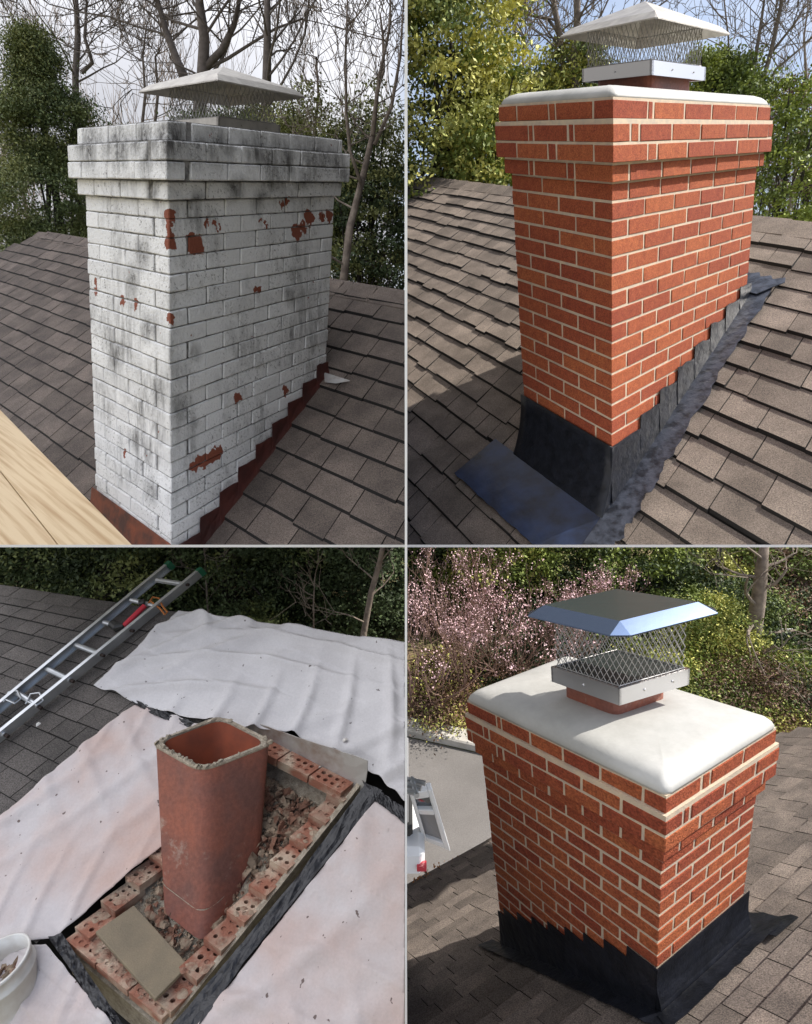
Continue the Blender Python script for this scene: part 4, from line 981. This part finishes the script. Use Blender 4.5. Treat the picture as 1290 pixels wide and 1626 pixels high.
cloth('pink dusted canvas drop cloth left of the flue tile, below the ladder', [(-25, 1325), (60, 1250), (140, 1180), (215, 1122), (300, 1150), (392, 1178)], [(-25, 1520), (30, 1500), (94, 1492), (170, 1420), (255, 1350), (385, 1250)], M['cloth_d'], 9, h=.02, amp=.018, folds=((6, 16, 4), (-11, 9, 4), (10, -13, 6)))
cloth('dusty canvas drop cloth right of the brick base, lower right of its bay', [(602, 1268), (662, 1325)], [(300, 1650), (662, 1650)], M['cloth_d'], 12, h=.02, amp=.018, n=70, m=110, folds=((4, 10, 4), (13, 3, 5), (9, -9, 6)))
cloth('pink dusted canvas drop cloth in the lower corner by the bucket', [(-25, 1528), (74, 1504)], [(-25, 1665), (205, 1665)], M['cloth_d'], 15, h=.02, amp=.02, n=60, m=60)
# black plastic sheeting strips
def pstrip(label, inn, out, n=30):
    g = []
    for i in range(n + 1):
        f = i / n * (len(inn) - 1); a = min(int(f), len(inn) - 2); fr = f - a
        P0 = E_(*inn[a]) * (1 - fr) + E_(*inn[a + 1]) * fr; P1 = E_(*out[a]) * (1 - fr) + E_(*out[a + 1]) * fr
        g.append([SE.w(P0 * (1 - j / 5) + P1 * j / 5 + np.array([0, 0, .03 + random.uniform(0, .012)])) for j in range(6)])
    mb = MB(); mb.sheet(g, SE.A @ np.array([0, 0, .002])); return tag(mb.build('plastic_strip', M['plastic'], clip=CE), label, 'plastic sheet', 'black plastic between the drop cloths')
pstrip('crumpled black plastic strip along the right side of the brick base', [(580, 1250), (470, 1400), (362, 1530), (268, 1640)], [(606, 1262), (490, 1408), (386, 1536), (306, 1650)])
pstrip('crumpled black plastic bunched at the back corner and running right', [(574, 1245), (610, 1268), (662, 1304)], [(590, 1275), (612, 1290), (662, 1332)])
pstrip('black plastic strip showing between the two upper drop cloths', [(200, 1112), (250, 1132), (310, 1152)], [(215, 1124), (250, 1144), (300, 1160)])
pstrip('black plastic strip along the lower edge of the brick base', [(100, 1488), (140, 1550), (205, 1645)], [(78, 1494), (122, 1558), (176, 1645)])
# bucket
bk = SE.on(-2, 1600, (-SLE, 0, 1), .0)
br = SE.z(-7, 1530, bk[2] + .22)
bw1 = SE.w(br); ax = np.array([-.20, .02, .97]); ax /= np.linalg.norm(ax)
u1 = np.cross(ax, (0, 1, 0)); u1 /= np.linalg.norm(u1); u2 = np.cross(ax, u1)
rr_ = 47 * (-(CM.T @ bw1)[2]) / 900
bkr = empty('bucket', bw1 - ax * .26, 'dirty white plastic bucket holding brick rubble at the lower left edge', 'bucket')
def cring(h, r_): return [bw1 + ax * h + r_ * (math.cos(a) * u1 + math.sin(a) * u2) for a in np.linspace(0, 2 * math.pi, 40, endpoint=False)]
mb = MB(); loft(mb, [cring(-.24, rr_ * .84), cring(-.055, rr_ * .97), cring(-.052, rr_ * 1.05), cring(-.045, rr_ * 1.05), cring(-.04, rr_ * .985), cring(-.01, rr_ * 1.0), cring(-.01, rr_ * 1.04), cring(0, rr_ * 1.05), cring(.001, rr_ * .97), cring(-.05, rr_ * .95), cring(-.235, rr_ * .82), cring(-.238, .001)]); mb.build('pail', M['bucket'], bkr, smooth=True)
mb = MB()
for i in range(60): a = random.uniform(0, 6.28); r_ = rr_ * .75 * math.sqrt(random.random()); chunk(mb, bw1 - ax * .085 + r_ * (math.cos(a) * u1 + math.sin(a) * u2), random.uniform(.012, .028), rs)
tag(mb.build('brick_bits', M['rubble'], recalc=False), kind='stuff')
# loose debris on roof and cloths
for (px, py, r_) in ((61, 1151, .012), (548, 1176, .012), (508, 1218, .006)):
    mb = MB(); chunk(mb, SE.w(E_(px, py, .06)), r_, rs); tag(mb.build('mortar_crumb', M['bucket']), {61: 'pale mortar crumb on the shingles below the ladder', 548: 'pale mortar crumb on the large upper drop cloth', 508: 'tiny mortar crumb on the cloth near the standing flashing'}[px], 'debris')

# ================================================================== TREES
# bay A
b_ = at_y(75, 300, 11)
def tree_at(px, pt, pb, Y): t_ = at_y(px, pt, Y); b2 = at_y(px, pb, Y); return t_, b2
def pxm(Y): return 900 / (Y * .97)
t_ = at_y(86, 52, 11.5); c = at_y(92, 340, 11.5)
leafy('evergreen_tree', 'dark conical evergreen tree behind the left end of the white chimney roof', gbase(t_), (c[0], 11.5, (t_[2] + -4.0) / 2), (3.7, 2.4, (t_[2] + 4.0) / 2), True, 'lf_dark', 21, 1100, 190, .34, .032, cone=1, mt2='lf_olive', frac2=.3, group='evergreens behind the white chimney')
t_ = at_y(20, 180, 13.5); leafy('evergreen_tree', 'dim evergreen at the far left edge behind the white chimney roof', gbase(t_), (t_[0], 13.5, -1.2), (2.2, 1.6, 4.0), True, 'lf_olive', 22, 260, 100, .45, .06, group='evergreens behind the white chimney')
t_ = at_y(160, 280, 13); leafy('evergreen_tree', 'dark round evergreen close behind the left edge of the white chimney', gbase(t_), (t_[0], 13, -1.6), (1.6, 1.4, 3.3), True, 'lf_deep', 23, 260, 100, .45, .06, group='evergreens behind the white chimney')
for i, (px, py, Y, rx, rz, mt_, lb) in enumerate(((485, 235, 12.5, 1.6, .9, 'lf_olive', 'olive green shrub showing above the right end of the white chimney'), (590, 300, 12, 1.25, 1.5, 'lf_olive', 'yellowish shrub mass at the right edge beyond the white chimney'), (570, 440, 11.5, 1.6, 1.9, 'lf_deep', 'very dark evergreen shrub low behind the leaning bare tree'), (380, 255, 13.5, 1.6, .55, 'lf_dark', 'dark shrub top just under the old chimney cap'))):
    c = at_y(px, py, Y); leafy('shrub', lb, gbase(c), (c[0], Y, c[2] - (.5 if i < 2 else 0)), (rx, 1.0, rz + .4), True, mt_, 30 + i, 230, 90, .35, .045, cat='shrub', group='shrubs behind the white chimney', trunk_r=.06)
P_ = lambda px, py, Y: at_y(px, py, Y)
def pxr(w, Y): return w * Y * .97 / 900 / 2
bare_tree(None, [(*P_(318, 300, 14)[:2], GZ), P_(316, 190, 14), P_(322, 120, 14), P_(325, 60, 14), P_(318, 10, 14), P_(310, -60, 14)], [.30, .24, .2, .17, .14, .1], 'big bare tree rising behind the old chimney cap', True, 41, M['bark'], nb=9, bl=2.6, depth=3, start=.35, stems=[([P_(296, 130, 14.2), P_(283, 100, 14.3), P_(264, 50, 14.3), P_(250, 0, 14.3), P_(235, -50, 14)], [.17, .14, .11, .09, .06]), ([P_(325, 110, 14), P_(352, 80, 14), P_(372, 40, 14), P_(385, -20, 14)], [.14, .11, .09, .05])], wire=.009)
bare_tree(None, [(*P_(422, 300, 13)[:2], GZ), P_(421, 200, 13), P_(424, 120, 13), P_(425, 50, 13), P_(424, -40, 13)], [.2, .16, .14, .11, .08], 'straight dark bare tree right of the old chimney cap', True, 42, M['bark'], nb=12, bl=2.2, depth=3, start=.3, wire=.008)
bare_tree(None, [(*P_(545, 460, 10)[:2], GZ), P_(545, 450, 10), P_(556, 360, 10), P_(573, 295, 10.1), P_(592, 215, 10.3), P_(600, 140, 10.5)], [.16, .11, .10, .085, .07, .05], 'leaning bare tree with many upright stems at the right edge of its bay', True, 43, M['barkl'], nb=6, bl=1.5, depth=3, start=.25, stems=[([P_(573, 290, 10), P_(556, 240, 10), P_(550, 180, 10), P_(549, 90, 10), P_(552, 0, 10)], [.05, .045, .04, .03, .02]), ([P_(592, 215, 10), P_(603, 120, 10.2), P_(618, 50, 10.3), P_(622, -20, 10.3)], [.05, .045, .035, .02]), ([P_(595, 230, 10.2), P_(622, 170, 10.2), P_(636, 90, 10.2), P_(640, 20, 10.2)], [.05, .045, .035, .02])], wire=.006)
bare_tree(None, [(*P_(122, 260, 15)[:2], GZ), P_(122, 200, 15), P_(120, 120, 15), P_(124, 60, 15), P_(120, -20, 15)], [.2, .12, .11, .1, .07], 'thin bare tree behind the dark conical evergreen', True, 44, M['bark'], nb=8, bl=2.0, depth=3, start=.4, stems=[([P_(130, 115, 15), P_(147, 100, 15), P_(135, 60, 15), P_(138, 0, 15)], [.08, .07, .06, .04])], wire=.009)
for i, (px, lb) in enumerate(((225, 'hazy thin bare sapling between the evergreen and the old cap'), (22, 'hazy thin bare sapling at the far left edge'), (245, 'hazy thin bare sapling just left of the old cap'), (500, 'hazy thin bare sapling above the olive shrub'))):
    bare_tree(None, [(*P_(px, 260, 15.4)[:2], GZ), P_(px, 210, 15.4), P_(px + 6, 150, 15.4), P_(px + 2, 90, 15.4), P_(px + 8, 40 + 20 * i, 15.4)], [.1, .06, .05, .035, .02], lb, True, 50 + i, M['barkl'], nb=12, bl=1.3, depth=3, start=.3, wire=.006, spread=.4, up=.5)
# bay B
c = P_(700, 190, 11)
leafy('evergreen_tree', 'sunlit yellow green evergreen filling the left of the upper right view', gbase(c), (c[0] + .15, 11, c[2] - .6), (1.45, 1.4, 3.4), False, 'lf_mid', 61, 420, 110, .40, .055, mt2='lf_gold', frac2=.6, group='sunlit trees behind the clean red chimney', trunk_r=.12)
c = P_(765, 240, 11.3); leafy('evergreen_tree', 'smaller sunlit yellow green tree next to the left end of the red chimney', gbase(c), (c[0], 11.3, c[2] - .3), (.75, .9, 1.5), False, 'lf_mid', 62, 200, 100, .35, .05, mt2='lf_gold', frac2=.55, group='sunlit trees behind the clean red chimney', trunk_r=.08)
for i, (px, py, Y, rx, rz, m1, m2, lb) in enumerate(((905, 150, 13, .7, .9, 'lf_mid', 'lf_gold', 'light green shrub against the sky left of the shiny cap'), (1140, 155, 12.5, .75, .75, 'lf_mid', 'lf_lime', 'bright lime shrub right of the shiny cap band'), (1245, 290, 11, 1.0, 1.5, 'lf_mid', 'lf_lime', 'large sunlit lime shrub right of the clean red chimney'), (860, 172, 13.5, .8, .5, 'lf_olive', 'lf_gold', 'low olive shrub over the crown of the upper red chimney'))):
    c = P_(px, py, Y); leafy('shrub', lb, gbase(c), (c[0], Y, c[2]), (rx, .8, rz), False, m1, 70 + i, 170, 90, .3, .045, cat='shrub', group='shrubs behind the clean red chimney', mt2=m2, frac2=.55, trunk_r=.05)
c = P_(1265, 210, 16); leafy('shrub', 'dull brown thicket far behind the lime shrub at the right edge', gbase(c), (c[0] + .6, 16, c[2] - .2), (2.4, 1, 1.5), False, 'lf_brown', 75, 300, 70, .4, .04, cat='shrub', group='shrubs behind the clean red chimney')
bare_tree(None, [(*P_(916, 260, 12.5)[:2], GZ), P_(914, 140, 12.5), P_(912, 90, 12.5), P_(917, 30, 12.5), P_(916, -40, 12.5)], [.2, .12, .11, .10, .09], 'pair of thick bare trunks left of the shiny cap', False, 81, M['bark'], nb=7, bl=1.7, depth=3, start=.35, stems=[([P_(895, 160, 12.7), P_(893, 90, 12.7), P_(888, 50, 12.7), P_(880, 5, 12.7)], [.06, .07, .09, .08]), ([P_(893, 60, 12.7), P_(870, 30, 12.7), P_(830, 22, 12.7), P_(800, 25, 12.7)], [.05, .04, .03, .02]), ([P_(918, 92, 12.5), P_(945, 78, 12.5), P_(975, 55, 12.4)], [.07, .06, .03])], wire=.007)
bare_tree(None, [(*P_(832, 260, 12)[:2], GZ), P_(832, 150, 12), P_(831, 100, 12), P_(830, 60, 12)], [.1, .045, .035, .02], 'slender bare tree over the left end of the white crown', False, 82, M['barkl'], nb=12, bl=1.1, depth=2, start=.3, wire=.006, up=.4, spread=.5)
bare_tree(None, [(*P_(1187, 300, 12)[:2], GZ), P_(1188, 170, 12), P_(1197, 110, 12), P_(1206, 55, 12), P_(1214, 0, 12)], [.12, .06, .055, .045, .03], 'multi stemmed bare tree rising right of the clean red chimney', False, 83, M['bark'], nb=6, bl=1.3, depth=3, start=.35, stems=[([P_(1200, 170, 12), P_(1225, 80, 12), P_(1240, 10, 12), P_(1245, -30, 12)], [.07, .06, .05, .03]), ([P_(1205, 165, 12), P_(1232, 110, 12), P_(1262, 85, 12), P_(1290, 60, 12)], [.05, .04, .03, .02]), ([P_(1228, 80, 12), P_(1260, 40, 12), P_(1285, 0, 12)], [.04, .03, .02]), ([P_(1175, 165, 12.2), P_(1158, 110, 12.2), P_(1157, 60, 12.2), P_(1150, 0, 12.2)], [.04, .03, .025, .02])], wire=.006)
for i, (px, lb) in enumerate(((780, 'hazy thin bare sapling beside the big sunlit evergreen'), (1275, 'hazy thin bare sapling at the far right edge'))):
    bare_tree(None, [(*P_(px, 260, 15.4)[:2], GZ), P_(px, 200, 15.4), P_(px + 6, 130, 15.4), P_(px + 2, 60, 15.4), P_(px + 8, 10, 15.4)], [.1, .06, .05, .035, .02], lb, False, 90 + i, M['barkl'], nb=12, bl=1.4, depth=3, start=.3, wire=.006, spread=.4, up=.5)
# bay E background: dark wood; tops stay below the ridge of the upper roof
for i, (px, Y, rx, mt_, m2, lb) in enumerate(((55, 9.5, 1.5, 'lf_deep', 'lf_dark', 'olive tinged evergreen behind the shingles at the far left'), (190, 9.0, 1.4, 'lf_deep', 'lf_dark', 'bushy evergreen behind the foot of the ladder tip'), (350, 9.5, 1.5, 'lf_deep', 'lf_dark', 'soft dark evergreen between the ladder tip and the dark gap'), (475, 10.5, 1.5, 'lf_deep', 'lf_dark', 'dark evergreen behind the middle of the large drop cloth'), (590, 10, 1.3, 'lf_deep', 'lf_deep', 'nearly black evergreen at the right, behind the leaning trunk'))):
    c = P_(px, 900, Y); leafy('evergreen_tree', lb, gbase(c), (c[0], Y, -4.0), (rx, 1.2, 2.1), True, mt_, 100 + i, 300, 100, .38, .05, mt2=m2, frac2=.35, group='dark evergreens behind the drop cloths', trunk_r=.1, shell=.2)
bare_tree(None, [(*P_(572, 1060, 8.2)[:2], GZ), P_(578, 1005, 8.2), P_(590, 940, 8.2), P_(604, 890, 8.2), P_(612, 850, 8.2)], [.11, .085, .075, .07, .06], 'pale leaning bare trunk behind the right part of the drop cloth', True, 110, M['barkl'], nb=6, bl=.9, depth=2, start=.3, wire=.005, group='bare trunks in the dark wood')
bare_tree(None, [(*P_(330, 1010, 8.6)[:2], GZ), P_(330, 960, 8.6), P_(327, 910, 8.6), P_(324, 860, 8.6)], [.05, .03, .025, .02], 'thin bare trunk just right of the ladder tip', True, 111, M['bark'], nb=6, bl=.7, depth=2, start=.3, wire=.004, group='bare trunks in the dark wood')
bare_tree(None, [(*P_(497, 1010, 8.8)[:2], GZ), P_(498, 960, 8.8), P_(500, 920, 8.8)], [.03, .022, .015], 'short thin pale stem in front of the dark wood', True, 112, M['barkl'], nb=4, bl=.5, depth=2, start=.3, wire=.004, group='bare trunks in the dark wood')
# bay D background
def shrubD(i, px, py, Y, rx, rz, m1, m2, lb, sz=.05, ncl=200, per=90, fr=.5, z=None, nm='shrub', cat='shrub', spread=.34):
    Y = min(Y, ground(px, py + 22)[1]); c = P_(px, py, Y); leafy(nm, lb, gbase(c), (c[0], Y, c[2]), (rx, .9, rz), False, m1, 120 + i, ncl, per, spread, sz, cat=cat, group='trees and shrubs behind the lower red chimney', mt2=m2, frac2=fr, trunk_r=.07)
shrubD(0, 790, 960, 10.5, 1.2, 2.1, 'lf_mid', 'lf_gold', 'yellow green evergreen above the blossom, left of the lid', nm='evergreen_tree', cat='tree', ncl=330)
shrubD(1, 905, 965, 11.5, 1.2, 2.1, 'lf_deep', 'lf_mid', 'deep green evergreen directly behind the lid, left part', nm='evergreen_tree', cat='tree', ncl=330)
shrubD(2, 1010, 950, 12, 1.4, 2.0, 'lf_deep', 'lf_mid', 'deep green evergreen behind the right part of the lid', nm='evergreen_tree', cat='tree', ncl=330)
shrubD(3, 1120, 920, 12.5, 1.2, 1.5, 'lf_mid', 'lf_gold', 'mid green tree between the lid and the leaning pine trunk', nm='evergreen_tree', cat='tree', ncl=280)
shrubD(4, 1250, 930, 11.5, 1.3, 1.6, 'lf_mid', 'lf_brown', 'green and brown tree at the right edge over the white sign', nm='evergreen_tree', cat='tree', ncl=280)
shrubD(5, 680, 950, 11.5, 1.0, 1.8, 'lf_deep', 'lf_mid', 'dark green tree at the left edge above the blossom', nm='evergreen_tree', cat='tree', ncl=300)
shrubD(6, 1125, 1030, 9.4, .85, .9, 'lf_mid', 'lf_gold', 'sunlit shrub right of the wire cage', .035, 420)
shrubD(7, 1235, 1065, 9.2, .6, .40, 'lf_mid', 'lf_gold', 'small green shrub below the white sign', .04)
shrubD(8, 1195, 1090, 8.9, .6, .42, 'lf_brown', 'lf_mid', 'dry brown brush behind the right end of the crown', .028, 260, 80, .25)
shrubD(9, 1270, 1105, 8.8, .50, .38, 'lf_deep', 'lf_brown', 'brown and green brush at the right edge above the roof', .03, 240, 80)
shrubD(15, 1060, 1075, 9.0, .5, .3, 'lf_mid', 'lf_gold', 'low green shrub tight against the right side of the cap band', .035, 180, 80)
shrubD(13, 1265, 1000, 10.3, .9, .7, 'lf_deep', 'lf_brown', 'dark tangled shrub behind the white sign', .04, 240, 80)
shrubD(14, 1190, 1010, 10.2, .9, .85, 'lf_deep', 'lf_mid', 'mid green shrub between the pine trunk and the cage', .04, 240, 80)
shrubD(10, 1170, 960, 12.5, 1.0, .5, 'lf_deep', 'lf_deep', 'black green hedge strip behind the leaning pine trunk', .05)
shrubD(11, 860, 1010, 10.5, 1.0, .5, 'lf_deep', 'lf_deep', 'dark hedge behind the blossom, left of the wire cage', .05)
shrubD(12, 960, 1000, 10.8, 1.0, .6, 'lf_deep', 'lf_mid', 'dark shrub seen through the wire cage', .05)
shrubD(16, 700, 1095, 8.9, .55, .30, 'lf_brown', 'lf_gold', 'tawny undergrowth below the blossom near the kerb', .03, 220, 80, .3)
shrubD(17, 800, 1060, 9.3, .6, .40, 'lf_brown', 'lf_deep', 'brown and dark undergrowth behind the left end of the crown', .03, 240, 80)
shrubD(18, 1140, 1095, 9.3, .5, .28, 'lf_mid', 'lf_brown', 'low scrub on the lawn left of the leaning trunk foot', .03, 200, 80)
shrubD(19, 1235, 1125, 8.4, .38, .20, 'lf_brown', 'lf_gold', 'low straw coloured scrub just above the far end of the roof', .028, 170, 70)
bare_tree(None, [(*P_(1170, 1135, 8.6)[:2], GZ), P_(1172, 1120, 8.6), P_(1180, 1060, 8.6), P_(1196, 1000, 8.6), P_(1205, 950, 8.6), P_(1210, 900, 8.6), P_(1215, 860, 8.6)], [.30, .27, .25, .22, .18, .15, .10], 'leaning pine trunk with twiggy branches right of the new cap', False, 140, M['barkl'], nb=12, bl=1.0, depth=3, start=.15, wire=.004, group='trees and shrubs behind the lower red chimney', spread=.6, up=.05, kids=(2, 3))
def blossom(px, py, Y, h, lb, seed, n=11):
    rs = np.random.RandomState(seed); b = P_(px, py, Y); base = np.array([b[0], Y, GZ]); root = empty('blossom_tree', base, lb, 'tree', 'pink blossom trees by the driveway'); mb = MB(); tips = []
    mb.tube([base, base + (0, 0, h * .06)], [.07, .05], 7)
    for i in range(n):
        a = rs.uniform(0, 6.28); branches(mb, base + (0, 0, h * .04), np.array([math.cos(a) * rs.uniform(.3, 1.2), math.sin(a) * .9, .9]), h * .40, .026, 4, rs, .38, .35, (2, 3), .004, .12, 4, 6, tips)
    cl = clips(False, None); mb.build('branches', M['twig'], root, clip=cl, recalc=False, org=base)
    T = np.array(tips); T = T[rs.rand(len(T)) < .16]; V = leaf_mesh('b', T, 4, .08, .019, None, side_filter(False, None), 1, rs, asp=.8)
    link('blossom', quads('blossom', V, M['pink'], base), root, base)
blossom(668, 1090, 7.3, 2.1, 'pink blossom tree at the left edge over the driveway kerb', 1)
blossom(738, 1080, 7.7, 2.0, 'pink blossom tree behind the left end of the crown', 2)
blossom(812, 1060, 8.1, 2.0, 'pink blossom tree just left of the new cap cage', 3)
blossom(905, 1050, 8.6, 2.0, 'pink blossom tree seen behind the new cap cage', 4)
blossom(712, 1000, 9.2, 2.6, 'taller sparse blossom tree behind the others', 5, 8)
# white yard sign
c = P_(1243, 1012, 8.8); sg = empty('yard_sign', (c[0], c[1], GZ), 'small white board standing among brush at the right edge', 'sign')
mb = MB(); mb.hexa([c + np.array(q) for q in ((-.13, 0, -.26), (.06, 0, -.2), (.06, .02, -.2), (-.13, .02, -.26), (-.10, 0, .16), (.15, 0, .16), (.15, .02, .16), (-.10, .02, .16))]); mb.build('panel', M['vanw'], sg)
mb = MB(); mb.box((c[0] - .03, c[1] + .03, GZ), (c[0] + .02, c[1] + .07, c[2] + .1)); mb.build('post', M['barkl'], sg)
# far wood, one mass
def wood(name, left, mt_, x0, x1, Y, ztop, seed, n=900):
    rs = np.random.RandomState(seed); C3 = np.stack([rs.uniform(x0, x1, n), rs.uniform(Y - 1, Y + 1.5, n), rs.uniform(GZ, ztop, n)], 1)
    C3[:, 2] = np.minimum(C3[:, 2], ztop + .8 * np.sin(C3[:, 0] * 1.3 + seed) * .8)
    V = leaf_mesh('w', C3, 70, .6, .09, None, side_filter(left, None), .8, rs); o = link(name, quads(name, V, M[mt_], C3[0]), None, C3[0]); tag(o, kind='stuff')
wood('woodland', True, 'lf_deep', -14, -.1, 13.5, -1.2, 1)
wood('woodland', False, 'lf_deep', .1, 14, 16.5, -1.6, 2)
tw = MB(); rs = np.random.RandomState(77)
for i in range(150):
    left = i % 2; x = rs.uniform(-15, -.5) if left else rs.uniform(.5, 15); Y = 17.5 + rs.uniform(0, 3)
    branches(tw, (x, Y, rs.uniform(-1, 1.5)), (rs.normal() * .2, 0, 1), rs.uniform(1.6, 3.4), .03, 3, rs, .35, .4, (3, 4), .008, .1, 3, 4)
tag(tw.build('distant_twigs', M['barkl'], recalc=False), kind='stuff')
